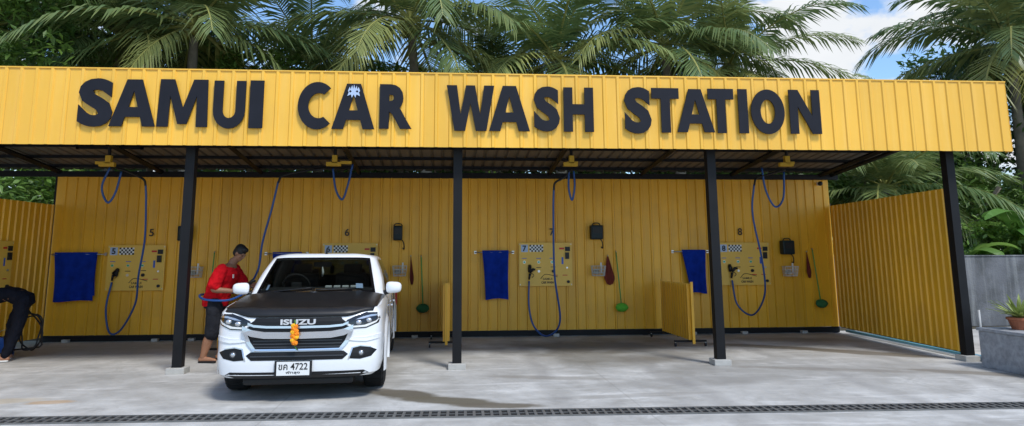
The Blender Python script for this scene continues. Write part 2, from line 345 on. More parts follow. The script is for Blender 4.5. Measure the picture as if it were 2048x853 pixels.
sign=thing("shop_sign","large black capital letters fixed across the yellow fascia","sign",(4,-.39,3.3))
LT=[("S",-1.51,4.23,-1.02,3.51),("A",-1.06,4.22,-.41,3.52),("M",-.39,4.23,.33,3.52),("U",.40,4.22,.86,3.50),("I",.92,4.23,1.12,3.51),("C",1.62,4.22,2.13,3.50),("A",2.12,4.20,2.75,3.51),("R",2.82,4.20,3.30,3.52),
("W",3.82,4.20,4.54,3.50),("A",4.46,4.20,5.08,3.50),("S",5.14,4.20,5.54,3.50),("H",5.60,4.19,6.06,3.50),("S",6.54,4.21,6.96,3.48),("T",6.97,4.20,7.40,3.50),("A",7.36,4.19,7.95,3.51),("T",7.86,4.20,8.27,3.50),("I",8.34,4.20,8.49,3.50),("O",8.54,4.20,9.08,3.49),("N",9.16,4.20,9.66,3.50)]
for i,(ch,a,t,c,b_) in enumerate(LT):
    L_=((a+c)/2-4,-.004-.0007*i,(t+b_)/2-3.3)
    if ch in GL: glyph("letter",ch,LETTER,sign,L_,c-a,t-b_,.010)
    else: text("letter",ch,LETTER,sign,L_,w=c-a,h=t-b_,off=.050,ext=.010)
def flat(name,pts,m,parent,y):
    t=tessellate_polygon([[Vector((x,z,0)) for x,z in pts]]); return mk(name,[(x,y,z) for x,z in pts],[tuple(q) for q in t],m,parent)
ex,ez=2.435-4,4.11-3.3
EM=[(-.10,-.03),(-.07,.05),(-.055,.0),(-.03,.075),(-.01,.01),(.005,.09),(.025,.01),(.05,.07),(.06,0),(.085,.045),(.11,-.03),(.09,-.05),(.11,-.12),(.05,-.09),(.03,-.15),(0,-.09),(-.03,-.15),(-.05,-.09),(-.11,-.12),(-.085,-.05)]
flat("letter_emblem",[(ex+a*.85,ez+b*.85) for a,b in EM],LABW,sign,-.030)
for dx in (-.05,.05): flat("letter_emblem_eye",[(ex+dx-.02,ez-.03),(ex+dx,ez-.01),(ex+dx+.02,ez-.03),(ex+dx,ez-.05)],LETTER,sign,-.032)

# ------------------------------------------------------------------ wall equipment
WY=D-.03
def control_panel(n,x0,z0,w=1.12,h=.90,loc=None,rot=(0,0,0)):
    t=thing("control_panel","yellow wash control panel with green buttons, numbered "+n,"control panel",loc or (x0+w/2,WY,z0),rot,"wash control panels on the back wall")
    box("panel_plate",(0,-.03,h/2),(w,.05,h),PANELY,t,bev=.006)
    def P(u,v): return ((u-.5)*w,v*h)
    def bx(nm,u0,u1,v0,v1,m,d=.01):
        a=P(u0,v0);b=P(u1,v1); return box(nm,((a[0]+b[0])/2,-.055-d/2,(a[1]+b[1])/2),(b[0]-a[0],d,b[1]-a[1]),m,t)
    bx("number_label",.04,.17,.78,.95,LABW,.004)
    a=P(.105,.865); text("bay_digit",n,BLKP,t,(a[0],-.062,a[1]),h=.12,off=.03,ext=.001)
    q=[];r_=[]
    for i in range(8):
        for j in range(4):
            a=P(.20+i*.032,.785+j*.040); (q if (i+j)%2 else r_).append(boxg((a[0]+.018,-.057,a[1]+.018),(.0358,.002,.036)))
    v,f=merge(q); mk("checker_strip",v,f,BLKP,t); v,f=merge(r_); mk("checker_strip",v,f,WPLAST,t)
    bx("red_label",.76,.85,.84,.88,REDL,.004)
    bx("coin_slot",.87,.96,.80,.90,BLKP,.02); bx("note_acceptor",.87,.94,.62,.77,BLKP,.04)
    def knob(nm,u,v,r,m,d=.02):
        a=P(u,v); vv,ff=tubeg([(a[0],-.055,a[1]),(a[0],-.055-d,a[1])],r,12); return mk(nm,vv,ff,m,t)
    for u in (.10,.37,.62): knob("button_ring",u,.55,.030,STEEL,.008); knob("green_button",u,.55,.020,GRN,.02)
    knob("button_ring",.37,.34,.026,STEEL,.012); knob("selector_knob",.64,.34,.032,BLKP,.03); knob("selector_knob",.92,.10,.03,BLKP,.03); knob("button_ring",.90,.42,.02,STEEL,.02)
    for u,vv_ in ((.10,.63),(.37,.63),(.62,.63),(.37,.42),(.64,.43)): bx("button_caption",u-.045,u+.045,vv_,vv_+.014,BLUEL if vv_>.5 else BLKP,.003)
    bx("blue_label",.80,.835,.50,.66,BLUEL,.003)
    for u in (.68,.86): bx("red_caption",u-.045,u+.045,.24,.258,REDL,.003)
    a=P(.53,.165); text("panel_logo","SAMUI",BLKP,t,(a[0],-.057,a[1]),w=.2,h=.045,off=.01,ext=.001)
    a=P(.53,.085); text("panel_logo","CAR WASH",BLKP,t,(a[0],-.057,a[1]),w=.26,h=.05,off=.03,ext=.001)
    vv,ff=tubeg(cr([(P(.40,.17)[0],-.057,P(.40,.17)[1]),(P(.5,.27)[0],-.057,P(.5,.27)[1]),(P(.72,.21)[0],-.057,P(.72,.21)[1])],6),.006,4); mk("logo_swoosh",vv,ff,BLKP,t)
    for u in (.02,.98):
        for v_ in (.04,.96): knob("panel_screw",u,v_,.009,STEEL,.006)
    a=P(.2,.45); vv,ff=tubeg([(a[0],-.06,a[1]+.02),(a[0]-.005,-.10,a[1]-.03),(a[0]-.01,-.10,a[1]-.12)],[.035,.04,.03],10); mk("gun_holster",vv,ff,BLKP,t,smooth=True)
    return t
control_panel("5",-2.93,.99); control_panel("6",1.30,1.02); control_panel("7",5.34,1.02); control_panel("8",9.62,1.01)
control_panel("4",0,0,loc=(-4.17,2.24,1.05),rot=(0,0,math.radians(85.7)))
for n,x in (("5",-2.13),("6",1.78),("7",6.05),("8",10.14)):
    o=text("bay_number",n,BLKP,None,(x,WY-.004,2.14),h=.15,off=.01,ext=.002); tag(o,"small black bay number "+n+" painted on the yellow wall","number","bay numbers on the wall")
o=text("bay_number","4",BLKP,None,(-4.15,2.4,2.1),h=.15,ext=.002,rot=(math.pi/2,0,math.radians(85.7))); tag(o,"small black bay number 4 on the side wall","number","bay numbers on the wall")

def towel(x0,x1,z0,z1,skew=0,seed=0,label="dark blue towel hanging folded over a wall rail"):
    t=thing("towel",label,"towel",((x0+x1)/2,WY-.11,z1),group="blue towels on wall rails"); w=x1-x0; h=z1-z0; nx=28;nz=18
    for side,hh in ((-1,h),(1,h*.9)):
        V=[];F=[]
        for j in range(nz+1):
            v=j/nz
            for i in range(nx+1):
                u=i/nx; xx=(u-.5)*w*(1-.06*math.sin(v*2.5))+skew*v*(1-u)*w
                yy=side*(.018+.01*v)+.022*math.sin(u*17+seed+2*v)*v+.016*math.sin(u*7+seed*2)*v
                zz=-v*hh+ (.02 if j==0 else 0)-.016*math.sin(u*5+seed)*v
                if j==0: yy=side*.003
                V.append((xx,yy,zz))
        n=nx+1
        for j in range(nz):
            for i in range(nx): F.append((j*n+i,j*n+i+1,(j+1)*n+i+1,(j+1)*n+i))
        mk("towel_cloth",V,F,TOWEL,t,smooth=True)
def rail(x0,x1,z):
    t=thing("towel_rail","thin steel towel rail on yellow corrugated wall","towel rail",((x0+x1)/2,WY,z),group="towel rails on the back wall"); w=(x1-x0)/2
    tube("rail_bar",[(-w,-.11,0),(w,-.11,0)],.011,STEEL,t)
    for s in (-1,1):
        tube("rail_bracket",[(s*w*.97,-.02,0),(s*w*.97,-.11,0)],.012,STEEL,t)
        box("rail_plate",(s*w*.97,-.02,0),(.05,.01,.06),STEEL,t)
rail(-3.98,-2.97,1.71); rail(.15,1.0,1.71); rail(4.42,5.23,1.72); rail(8.62,9.40,1.72)
towel(-3.91,-3.10,.80,1.73,.04,1); towel(4.57,5.12,.77,1.74,.10,2); towel(8.80,9.31,.86,1.74,.26,3,"dark blue towel bunched crookedly on a wall rail"); towel(.32,.9,.85,1.72,.05,4)

def wbox(x,z,s=1.0):
    t=thing("wall_dispenser","near black plastic dispenser box with strap on yellow wall","dispenser",(x,WY,z),group="dark dispenser boxes on the back wall")
    box("dispenser_body",(0,-.10,0),(.26*s,.18,.30),DTEAL,t,bev=.03)
    vv,ff=merge([boxg((0,-.195,.04),(.18*s,.02,.12))]); mk("dispenser_cover",vv,ff,BLKP,t)
    tube("dispenser_strap",[(.07,-.08,-.13),(.12,-.1,-.2),(.13,-.08,-.33),(.10,-.07,-.30)],.012,BLKP,t,6,4)
    tube("carry_handle",[(-.09,-.1,.14),(-.05,-.1,.19),(.05,-.1,.19),(.09,-.1,.14)],.012,BLKP,t,6,3)
wbox(-1.43,2.12); wbox(2.83,2.12,.7); wbox(6.98,2.13); wbox(11.12,1.80)
def basket(x,z):
    t=thing("wire_basket","small white wire basket holding brushes on yellow wall","basket",(x,WY,z),group="wire baskets on the back wall")
    q=[]
    for zz in (0,-.07,-.14,-.2):
        k=1-.15*(-zz/.2); q.append(tubeg([(-.14*k,-.02,zz),(-.14*k,-.2*k,zz),(.14*k,-.2*k,zz),(.14*k,-.02,zz),(-.14*k,-.02,zz)],.006,5))
    for i in range(9):
        a=-.14+.035*i; q.append(tubeg([(a,-.2,0),(a*.85,-.17,-.2),(a*.85,-.02,-.2)],.004,4))
    for i in range(4):
        for s in (-1,1): q.append(tubeg([(s*.14,-.04-.045*i,0),(s*.119,-.04-.04*i,-.2)],.004,4))
    v,f=merge(q); mk("basket_wire",v,f,WIRE,t)
    v,f=ellg((-.04,-.1,-.12),(.07,.05,.05)); mk("sponge",v,f,mat("grey_sponge",(.3,.28,.22),.9),t)
    box("scrub_brush",(.06,-.1,-.03),(.03,.03,.2),WPLAST,t,bev=.005)
basket(-1.20,1.45); basket(2.88,1.45); basket(7.0,1.43); basket(11.15,1.40)
def cloth(x,z,w,h,seed):
    t=thing("hanging_cloth","maroon brown cleaning cloth hanging from a wall hook","cloth",(x,WY,z),group="maroon cloths on wall hooks")
    V=[];F=[];nx,nz=12,12
    for j in range(nz+1):
        v=j/nz; ww=w*(.12+.88*min(1,v*1.25)) if v<.8 else w*(1-(v-.8)*2.2)
        for i in range(nx+1):
            u=i/nx-.5; V.append((u*ww+.03*v,-.05-.03*math.sin(u*14+seed)*v*(.5),-v*h+.06*abs(u)*v))
    n=nx+1
    for j in range(nz):
        for i in range(nx): F.append((j*n+i,j*n+i+1,(j+1)*n+i+1,(j+1)*n+i))
    mk("cloth_fabric",V,F,MAROON,t,smooth=True); tube("wall_hook",[(0,-.02,.01),(0,-.06,0),(0,-.07,.03)],.008,STEEL,t)
cloth(3.10,1.64,.09,.58,1); cloth(7.22,1.63,.24,.60,2); cloth(11.57,1.70,.12,.56,3)
def brush(x0,x1,z0,z1,m,lab):
    t=thing("long_brush",lab,"brush",(x0,WY,z0),group="long handled wash brushes hanging on the wall"); dx=x1-x0; dz=z1-z0
    tube("brush_handle",[(0,-.05,0),(dx,-.09,dz+.05)],.012,GHAND,t,8); tube("brush_hook",[(0,-.02,.02),(0,-.07,.0)],.01,STEEL,t)
    vv,ff=ellg((dx,-.13,dz-.02),(.135,.06,.085),18,12)
    rr=random.Random(5); vv=[Vector(p)*1+Vector((rr.uniform(-.008,.008),rr.uniform(-.006,.006),rr.uniform(-.010,.010))) for p in vv]
    mk("brush_head",vv,ff,m,t,smooth=True); vv,ff=ellg((dx,-.10,dz+.02),(.11,.05,.05)); mk("brush_block",vv,ff,GHAND,t,smooth=True)
brush(-.85,-.88,1.74,.82,GREEND,"long green handled brush hanging head down on yellow wall")
brush(3.31,3.36,1.64,.62,GREEND,"long green handled brush hanging head down on yellow wall")
brush(7.40,7.47,1.72,.60,GREENB,"lime green headed long brush hanging on yellow wall"); brush(11.70,11.78,1.76,.64,GREEND,"long green handled brush hanging head down on yellow wall")
t=thing("security_camera","small dark dome security camera under the roof corner","security camera",(11.97,WY,3.18)); v,f=ellg((0,-.09,0),(.05,.06,.05)); mk("camera_dome",v,f,BLKP,t,smooth=True); box("camera_bracket",(0,-.03,0),(.07,.05,.07),WPLAST,t,bev=.008)

def gun(parent,p):
    x,y,z=p
    v,f=merge([tubeg([(x-.04,y,z-.14),(x-.02,y-.01,z-.02)],[.02,.026],8),tubeg([(x-.03,y-.01,z),(x+.05,y-.02,z+.07),(x+.09,y-.03,z+.06)],[.028,.03,.02],8),tubeg(cr([(x+.0,y-.02,z-.01),(x+.06,y-.02,z-.05),(x+.02,y-.02,z-.1)],4),.007,6)]); mk("spray_gun",v,f,BLKP,parent,smooth=True)
def boom(bx_,bz,pe,loop,hose,g,dirs):
    t=thing("overhead_hose_boom","yellow swivel boom under roof with blue high pressure hose","hose boom",(bx_,2.0,bz),group="overhead wash hose booms")
    o=Vector((bx_,2.0,bz)); L_=lambda P:[Vector(p)-o for p in P]
    v,f=merge([boxg((-.02,0,.0),(.26,.09,.07)),boxg((dirs*.2,0,.03),(.2,.05,.05)),boxg((0,0,.09),(.09,.09,.14))]); mk("boom_bracket",v,f,YBR,t)
    v,f=tubeg([(0,0,.1),(0,0,.32)],.03,8); mk("swivel",v,f,BLKP,t)
    tube("boom_pipe",L_(pe),.020,BLKP,t,8,5)
    tube("blue_hose",L_(loop),.019,BLUEH,t,8,8)
    tube("blue_hose",L_(hose),.0185,BLUEH,t,8,8)
    if g: gun(t,Vector(g)-o)
    v,f=merge([boxg((-.55,0,.30),(.04,.04,.06)),boxg((0,0,.30),(1.15,.04,.04)),boxg((.55,0,.30),(.04,.04,.06))]); mk("ceiling_frame",v,f,BLK,t)
boom(-2.15,3.27,[(-2.0,2,3.2),(-1.85,2,3.16),(-1.55,2.02,3.02),(-1.50,2.03,2.90)],[(-2.12,2,3.22),(-2.23,2,2.87),(-2.12,2.02,2.6),(-1.99,2.0,2.78),(-1.92,2,3.15)],
 [(-1.50,2.03,2.92),(-1.50,2.1,2.6),(-1.60,2.4,1.95),(-1.83,2.8,1.3),(-2.02,3.2,.78),(-2.42,3.6,.27),(-2.72,3.8,.20),(-2.84,3.84,.65),(-2.78,3.86,1.16)],(-2.74,3.86,1.33),-.6)
boom(1.80,3.30,[(1.65,2,3.22),(1.2,2,3.16),(.88,2,3.08),(.81,2.0,2.96)],[(1.77,2,3.22),(1.83,2,2.85),(1.95,2,2.66),(2.04,2,2.9),(2.12,2,3.3)],
 [(.81,2,2.98),(.72,2.0,2.5),(.56,2.1,1.9),(.50,2.1,1.4),(.36,1.8,1.10),(.02,1.55,1.03),(-.14,1.15,1.04),(.04,.86,.98),(.40,.84,.97),(.66,.86,1.08)],(.70,.91,1.20),1)
boom(6.14,3.32,[(6.12,2,3.22),(6.0,2,3.08),(5.83,2,2.98),(5.80,2,2.84)],[(6.09,2,3.2),(6.08,2,2.88),(6.14,2.02,2.66),(6.19,2,2.9),(6.18,2,3.2)],
 [(5.80,2,2.88),(5.80,2.1,2.4),(5.88,2.6,1.3),(6.05,3.1,.38),(5.85,3.5,.06),(5.62,3.7,.22),(5.53,3.82,.6),(5.54,3.86,1.13)],(5.58,3.86,1.30),.1)
boom(10.29,3.34,[(10.25,2,3.24),(9.95,2,3.16),(9.68,2,3.08),(9.62,2,2.94)],[(9.79,2,3.28),(9.84,2,2.85),(10.0,2,2.54),(10.17,2,2.7),(10.22,2,3.2)],
 [(9.62,2,2.96),(9.60,2.1,2.4),(9.92,2.5,1.5),(10.15,3.0,.85),(10.15,3.6,.42),(9.92,3.8,.62),(9.86,3.86,1.12)],(9.89,3.86,1.30),.2)

def screen(x,y0,y1,h=1.12):
    t=thing("splash_screen","low yellow corrugated splash screen on black castor feet","splash screen",(x,(y0+y1)/2,0),group="low yellow screens between bays"); L=y1-y0
    v,f=corrg(L,h-.12,.14,.040,.006,.050); mk("screen_sheet",v,f,YELW,t,loc=(-.012,L/2,.12),rot=(0,0,-math.pi/2))
    v,f=corrg(L,h-.12,.14,.040,.006,.050); mk("screen_sheet",v,f,YELW,t,loc=(.012,-L/2,.12),rot=(0,0,math.pi/2))
    for s in (-1,1):
        box("screen_upright",(0,s*(L/2+.012),h/2+.05),(.045,.03,h-.02),YELW,t)
        box("foot_bar",(-.02,s*(L/2-.12),.095),(.60,.04,.035),BLK,t)
        for q in (-.3,.26):
            v,f=tubeg([(q-.015,s*(L/2-.12),.035),(q+.015,s*(L/2-.12),.035)],.034,12); mk("castor",v,f,BLKP,t)
            v,f=boxg((q,s*(L/2-.12),.07),(.02,.02,.03)); mk("castor_fork",v,f,STEEL,t)
screen(8.31,2.0,3.75); screen(3.84,2.3,3.8); screen(0.02,1.75,3.35)

# ------------------------------------------------------------------ yard things
dr=thing("drain_grate","long narrow black steel drain grating set in concrete","drain",(4.7,-3.02,0),(0,0,-.0246))
mk("drain_shade_sheet",[(-14,-.15,.004),(14,-.15,.004),(14,.15,.004),(-14,.15,.004)],[(0,1,2,3)],mat("drain_dark",(.008,.008,.008),.9),dr)  # flat near-black sheet above ground; its colour stands for shade inside a recess
q=[boxg((0,-.14,.008),(28,.022,.012)),boxg((0,.14,.008),(28,.022,.012)),boxg((0,0,.007),(28,.012,.009))]
v,f=merge(q); IRON=mat("grate_iron",(.16,.16,.155),.55,.3,.2,5); mk("grate_frame",v,f,IRON,dr)
q=[boxg((-13.9+i*.092,0,.009),(.030,.256,.010)) for i in range(302)]
v,f=merge(q); o=mk("grate_bars",v,f,IRON,dr)
t=thing("water_pipes","pair of light blue water pipes along partition base","pipes",(12.1,1.8,0))
tube("pipe",[(.16,2.0,.055),(.02,-2.05,.055)],.028,PIPEB,t,10); tube("pipe",[(.25,2.0,.05),(.11,-2.2,.05)],.025,PIPEB,t,10)
tube("pipe_riser",[(.02,-1.95,.05),(.02,-1.95,.78)],.018,PIPEG,t,8)
w=thing("boundary_wall","plain weathered grey rendered boundary wall beside planting","wall",(17.5,4.9,0)); box("wall_body",(0,0,.8),(10.5,.18,1.58),GREYW,w,bev=.01); box("wall_coping",(0,0,1.605),(10.6,.22,.03),GREYW,w,bev=.008)
pl=thing("planter_block","long speckled grey concrete planter bench","planter",(12.25,-2.6,0)); box("planter_body",(0,0,.26),(1.06,4.0,.52),PLANT,pl,bev=.012); box("planter_top",(0,0,.545),(1.10,4.04,.045),PLANT,pl,bev=.01)
pt=thing("plant_pot","small terracotta pot on planter edge","plant pot",(12.08,-.98,.57))
v,f=tubeg([(0,0,0),(0,0,.02),(0,0,.13),(0,0,.135),(0,0,.17)],[.11,.115,.15,.17,.17],20); mk("pot_body",v,f,TERRA,pt,smooth=False)
ag=thing("agave_plant","spiky pale green potted plant in terracotta pot","plant",(12.08,-.98,.72))
V=[];F=[];rr=random.Random(8)
for i in range(48):
    a=i*2.399; el=rr.uniform(.35,1.4); L=rr.uniform(.32,.50); p=Vector((0,0,0)); d=Vector((math.cos(a)*math.cos(el),math.sin(a)*math.cos(el),math.sin(el))); s=Vector((-math.sin(a),math.cos(a),0)); b0=len(V)
    for k,wd in ((0,.018),(.4,.026),(.75,.016),(1,.001)):
        c=p+d*L*k-Vector((0,0,.08*k*k)); V+= [c-s*wd,c+Vector((0,0,-.006)),c+s*wd]
    for k in range(3):
        q=b0+3*k; F+=[(q,q+1,q+4,q+3),(q+1,q+2,q+5,q+4)]
mk("agave_leaves",V,F,mat("agave_leaf",(.28,.34,.09),.6,0,.3,10),ag)

# ------------------------------------------------------------------ pickup truck
TS=(1.04,1.07,1.0)
tr=thing("pickup_truck","white double cab pickup with black bonnet and chrome grille","pickup truck",(2.14,-2.29,0),(0,0,.045)); 
PLh=cr([(0,0,0),(.25,.004,0),(.48,.016,0),(.66,.042,0),(.80,.09,0),(.880,.17,0),(.915,.31,0),(.928,.55,0),(.932,.85,0)],4)
PLh=[(p.x,p.y) for p in PLh]+[(.932,y) for y in (1.1,1.4,1.8,2.2,2.6,3.0,3.4,3.8,4.2,4.6,4.95)]+[(.915,5.15),(.86,5.24),(.75,5.26),(.4,5.265),(0,5.265)]
RZ=[.275,.31,.42,.52,.60,.70,.80,.90,.985,1.03]
RO=[.09,.035,.005,0,0,-.006,0,.008,.018,.055]
RF=[.06,.015,.0,.0,.02,.03,.02,.03,.055,.11]
def interp(z,A):
    if z<=RZ[0]: return A[0]
    for i in range(len(RZ)-1):
        if z<=RZ[i+1]:
            t_=(z-RZ[i])/(RZ[i+1]-RZ[i]); return A[i]*(1-t_)+A[i+1]*t_
    return A[-1]
def nrm(i):
    a=PLh[max(0,i-1)];b=PLh[min(len(PLh)-1,i+1)]
    if i==0: return (0,-1)
    if i==len(PLh)-1: return (0,1)
    tx,ty=b[0]-a[0],b[1]-a[1]; l=math.hypot(tx,ty); return (ty/l,-tx/l)
NR=[nrm(i) for i in range(len(PLh))]
def bpos(i,z):
    x,y=PLh[i]; n=NR[i]; wf=max(0,-n[1])**1.2 if n[1]<0 else max(0,n[1])*.3
    off=interp(z,RO)*(1-wf)+interp(z,RF)*wf
    rise=min(1,max(0,(y)/1.2))*.085*max(0,(z-.6)/.43)
    return Vector((x-n[0]*off,y-n[1]*off,z+rise))
FC={}
def front_y(x,z):
    x=abs(x); k=round(z,4)
    if k not in FC: FC[k]=[bpos(i,z) for i in range(34)]
    C=FC[k]
    for i in range(len(C)-1):
        if C[i].x<=x<=C[i+1].x and C[i+1].x>C[i].x:
            t_=(x-C[i].x)/(C[i+1].x-C[i].x); return C[i].y*(1-t_)+C[i+1].y*t_
    return C[-1].y if x>C[-1].x else C[0].y
def truck_body():
    n=len(PLh); V=[];F=[]; idx={}
    for j,z in enumerate(RZ):
        for s in (1,-1):
            for i in range(n):
                if s==-1 and (i==0 or i==n-1): idx[(j,s,i)]=idx[(j,1,i)]; continue
                p=bpos(i,z); idx[(j,s,i)]=len(V); V.append((p.x*s,p.y,p.z))
    for j in range(len(RZ)-1):
        for i in range(n-1):
            F.append((idx[(j,1,i)],idx[(j,1,i+1)],idx[(j+1,1,i+1)],idx[(j+1,1,i)]))
            F.append((idx[(j,-1,i+1)],idx[(j,-1,i)],idx[(j+1,-1,i)],idx[(j+1,-1,i+1)]))
    for j,fl in ((0,True),(len(RZ)-1,False)):
        for i in range(n-1):
            a=[idx[(j,1,i)],idx[(j,1,i+1)],idx[(j,-1,i+1)],idx[(j,-1,i)]]
            a=[q for k,q in enumerate(a) if q not in a[:k]]
            F.append(tuple(a) if not fl else tuple(reversed(a)))
    me=bpy.data.meshes.new("body"); me.from_pydata(V,[],F); me.materials.append(WHITE); me.materials.append(BLKP)
    bm=bmesh.new(); bm.from_mesh(me); bmesh.ops.recalc_face_normals(bm,faces=bm.faces); bm.to_mesh(me); bm.free()
    o=bpy.data.objects.new("body",me); COL.objects.link(o)
    cut=[]
    for ay in (.92,4.03):
        for s in (1,-1): cut.append(tubeg([(s*.62,ay,.37),(s*1.2,ay,.37)],.425,40))
    v,f=merge(cut); c=mk("cut",v,f,BLKP); bm=bmesh.new(); bm.from_mesh(c.data); bmesh.ops.recalc_face_normals(bm,faces=bm.faces); bm.to_mesh(c.data); bm.free()
    md=o.modifiers.new("b",'BOOLEAN'); md.operation='DIFFERENCE'; md.solver='EXACT'; md.object=c
    dg=bpy.context.evaluated_depsgraph_get(); me2=bpy.data.meshes.new_from_object(o.evaluated_get(dg))
    o.modifiers.clear(); o.data=me2; bpy.data.objects.remove(c)
    for p in me2.polygons:
        inside=all(any(abs(math.hypot(me2.vertices[k].co.y-ay,me2.vertices[k].co.z-.37)-.425)<.004 or (abs(abs(me2.vertices[k].co.x)-.62)<.003) for ay in (.92,4.03)) and abs(me2.vertices[k].co.x)<1.0 for k in p.vertices)
        flat_=abs(p.normal.x)>.5 and abs(abs(p.center.x)-.62)>.01
        if inside and not flat_: p.material_index=1
        else: p.use_smooth=True
        if p.normal.z<-.9: p.material_index=1
    o.parent=tr; o.name="body"
    return o
body=truck_body()
try: body.data.set_sharp_from_angle(angle=math.radians(35))
except Exception as e: print(e)
def patch(name,poly,off,m,parent=None,depth=.03,step=.035):
    bm=bmesh.new(); vs=[bm.verts.new((x,0,z)) for x,z in poly]; fc=bm.faces.new(vs); bmesh.ops.triangulate(bm,faces=[fc])
    x0=min(v.co.x for v in bm.verts); x1=max(v.co.x for v in bm.verts); z0=min(v.co.z for v in bm.verts); z1=max(v.co.z for v in bm.verts)
    x=x0+step
    while x<x1: bmesh.ops.bisect_plane(bm,geom=bm.verts[:]+bm.edges[:]+bm.faces[:],plane_co=(x,0,0),plane_no=(1,0,0)); x+=step
    z=z0+step
    while z<z1: bmesh.ops.bisect_plane(bm,geom=bm.verts[:]+bm.edges[:]+bm.faces[:],plane_co=(0,0,z),plane_no=(0,0,1)); z+=step
    for v in bm.verts: v.co.y=front_y(v.co.x,v.co.z)-off
    be=[e for e in bm.edges if e.is_boundary]
    r=bmesh.ops.extrude_edge_only(bm,edges=be)
    for v in r['geom']:
        if isinstance(v,bmesh.types.BMVert): v.co.y+=depth
    bmesh.ops.recalc_face_normals(bm,faces=bm.faces)
    me=bpy.data.meshes.new(name); bm.to_mesh(me); bm.free(); me.materials.append(m)
    o=bpy.data.objects.new(name,me); return link(o,parent or tr)
def sm(t): t=max(0,min(1,t)); return t*t*(3-2*t)
def bonnet():
    V=[];F=[];nx,ny=44,20; wm=.885
    for j in range(ny+1):
        for i in range(nx+1):
            u=-1+2*i/nx; x=u*wm; e0=.952+.052*sm((abs(x)-.50)/.26)
            y1=1.30-.10*(1-u*u)
            crown=.035*(1-abs(u)**8)
            bulw=.024*max(0,1-abs(abs(u)-.62)/.13)
            if j==0: y=front_y(x,e0)-.014; z=e0
            elif j==1: y=front_y(x,min(1.03,e0+.03))-.016; z=e0+.032+.2*crown
            else:
                t_=(j-2)/(ny-2); ya=front_y(x,1.03)-.002
                y=ya*(1-t_)+y1*t_
                ze=1.026+.085*min(1,y/1.2)
                z=ze+crown*(.5+.5*min(1,t_*3))+.018*t_+bulw*(.35+.65*min(1,t_*3))*(1-.3*t_)+.02*t_*(1-u*u)
            V.append((x,y,z))
    n=nx+1
    for j in range(ny):
        for i in range(nx): F.append((j*n+i,j*n+i+1,(j+1)*n+i+1,(j+1)*n+i))
    b0=len(V); per=[i for i in range(n)]+[j*n+nx for j in range(1,ny+1)]+[ny*n+i for i in range(nx-1,-1,-1)]+[j*n for j in range(ny-1,0,-1)]
    for k in per:
        p=V[k]; V.append((p[0],p[1]+(.02 if k<n else 0),p[2]-(.006 if k<n else .04)))
    for k in range(len(per)):
        k2=(k+1)%len(per); F.append((per[k2],per[k],b0+k,b0+k2))
    return mk("bonnet",V,F,HOODM,tr,smooth=True)
bonnet()
HB=[(0,1.12),(.35,1.15),(.60,1.22),(.77,1.31),(.85,1.41),(.884,1.54),(.895,2.33),(.896,2.43),(.894,3.10),(.882,3.40),(.81,3.50),(0,3.53)]
HT=[(0,1.90),(.28,1.91),(.50,1.935),(.635,1.985),(.70,2.06),(.725,2.17),(.732,2.40),(.732,2.49),(.728,3.02),(.71,3.27),(.64,3.37),(0,3.39)]
ZB,ZT=1.105,1.625
def cabpt(i,v,s=1):
    a,b_=HB[i],HT[i]; bul=.030*math.sin(math.pi*v)
    x=a[0]*(1-v)+b_[0]*v; y=a[1]*(1-v)+b_[1]*v; zb=ZB+(.06*max(0,1-i/3.5) if i<4 else 0)
    zt=ZT+ (.025 if i<3 or i==11 else (.015 if i==3 else 0))
    z=zb*(1-v)+zt*v
    if i>=4 and i<10: x+=bul
    elif i<4: y-=bul*.9; z+=bul*.3
    return Vector((x*s,y,z))
def cab():
    vs=[0,.05,.25,.45,.65,.85,.94,1.0]; V=[];F=[];G=[];S=[]; n=12; idx={}
    for j,v in enumerate(vs):
        for s in (1,-1):
            for i in range(n):
                if s==-1 and i in(0,11): idx[(j,s,i)]=idx[(j,1,i)]; continue
                idx[(j,s,i)]=len(V); V.append(cabpt(i,v,s))
    rr=[(.95,.026),(.82,.042),(.5,.05),(0.001,.054)]
    for k,(sc_,dz) in enumerate(rr):
        j=len(vs)+k
        for s in (1,-1):
            for i in range(n):
                if s==-1 and i in(0,11): idx[(j,s,i)]=idx[(j,1,i)]; continue
                p=cabpt(i,1,s); cy=2.65; idx[(j,s,i)]=len(V); V.append(Vector((p.x*sc_,cy+(p.y-cy)*sc_,p.z+(1.627-p.z)*(1-sc_)+dz)))
    for j in range(len(vs)+len(rr)-1):
        for i in range(n-1):
            for s in (1,-1):
                q=(idx[(j,s,i)],idx[(j,s,i+1)],idx[(j+1,s,i+1)],idx[(j+1,s,i)])
                if s==-1: q=tuple(reversed(q))
                q=tuple(x for k,x in enumerate(q) if x not in q[:k])
                if len(q)<3: continue
                g=1<=j<6
                if g and i<3: G.append(q)
                elif g and i in (5,6,7,10): S.append(q)
                else: F.append(q)
    def sub(nm,fs,m,smo=True):
        used=sorted(set(k for f in fs for k in f)); mp={k:i for i,k in enumerate(used)}
        return mk(nm,[V[k] for k in used],[tuple(mp[k] for k in f) for f in fs],m,tr,smooth=smo)
    c=sub("cab",F,WHITE); md=c.modifiers.new("s",'SOLIDIFY'); md.thickness=.025; md.offset=-1
    sub("windscreen",G,GLASS); sub("side_window",S,DGLASS)
cab()
def wpt(u,v):
    a=abs(u)*.77; 
    for i in range(3):
        if HB[i][0]<=a<=HB[i+1][0]+1e-9:
            t_=(a-HB[i][0])/(HB[i+1][0]-HB[i][0]); p=cabpt(i,v)*(1-t_)+cabpt(i+1,v)*t_; break
    return Vector((p.x*(1 if u>=0 else -1),p.y,p.z))
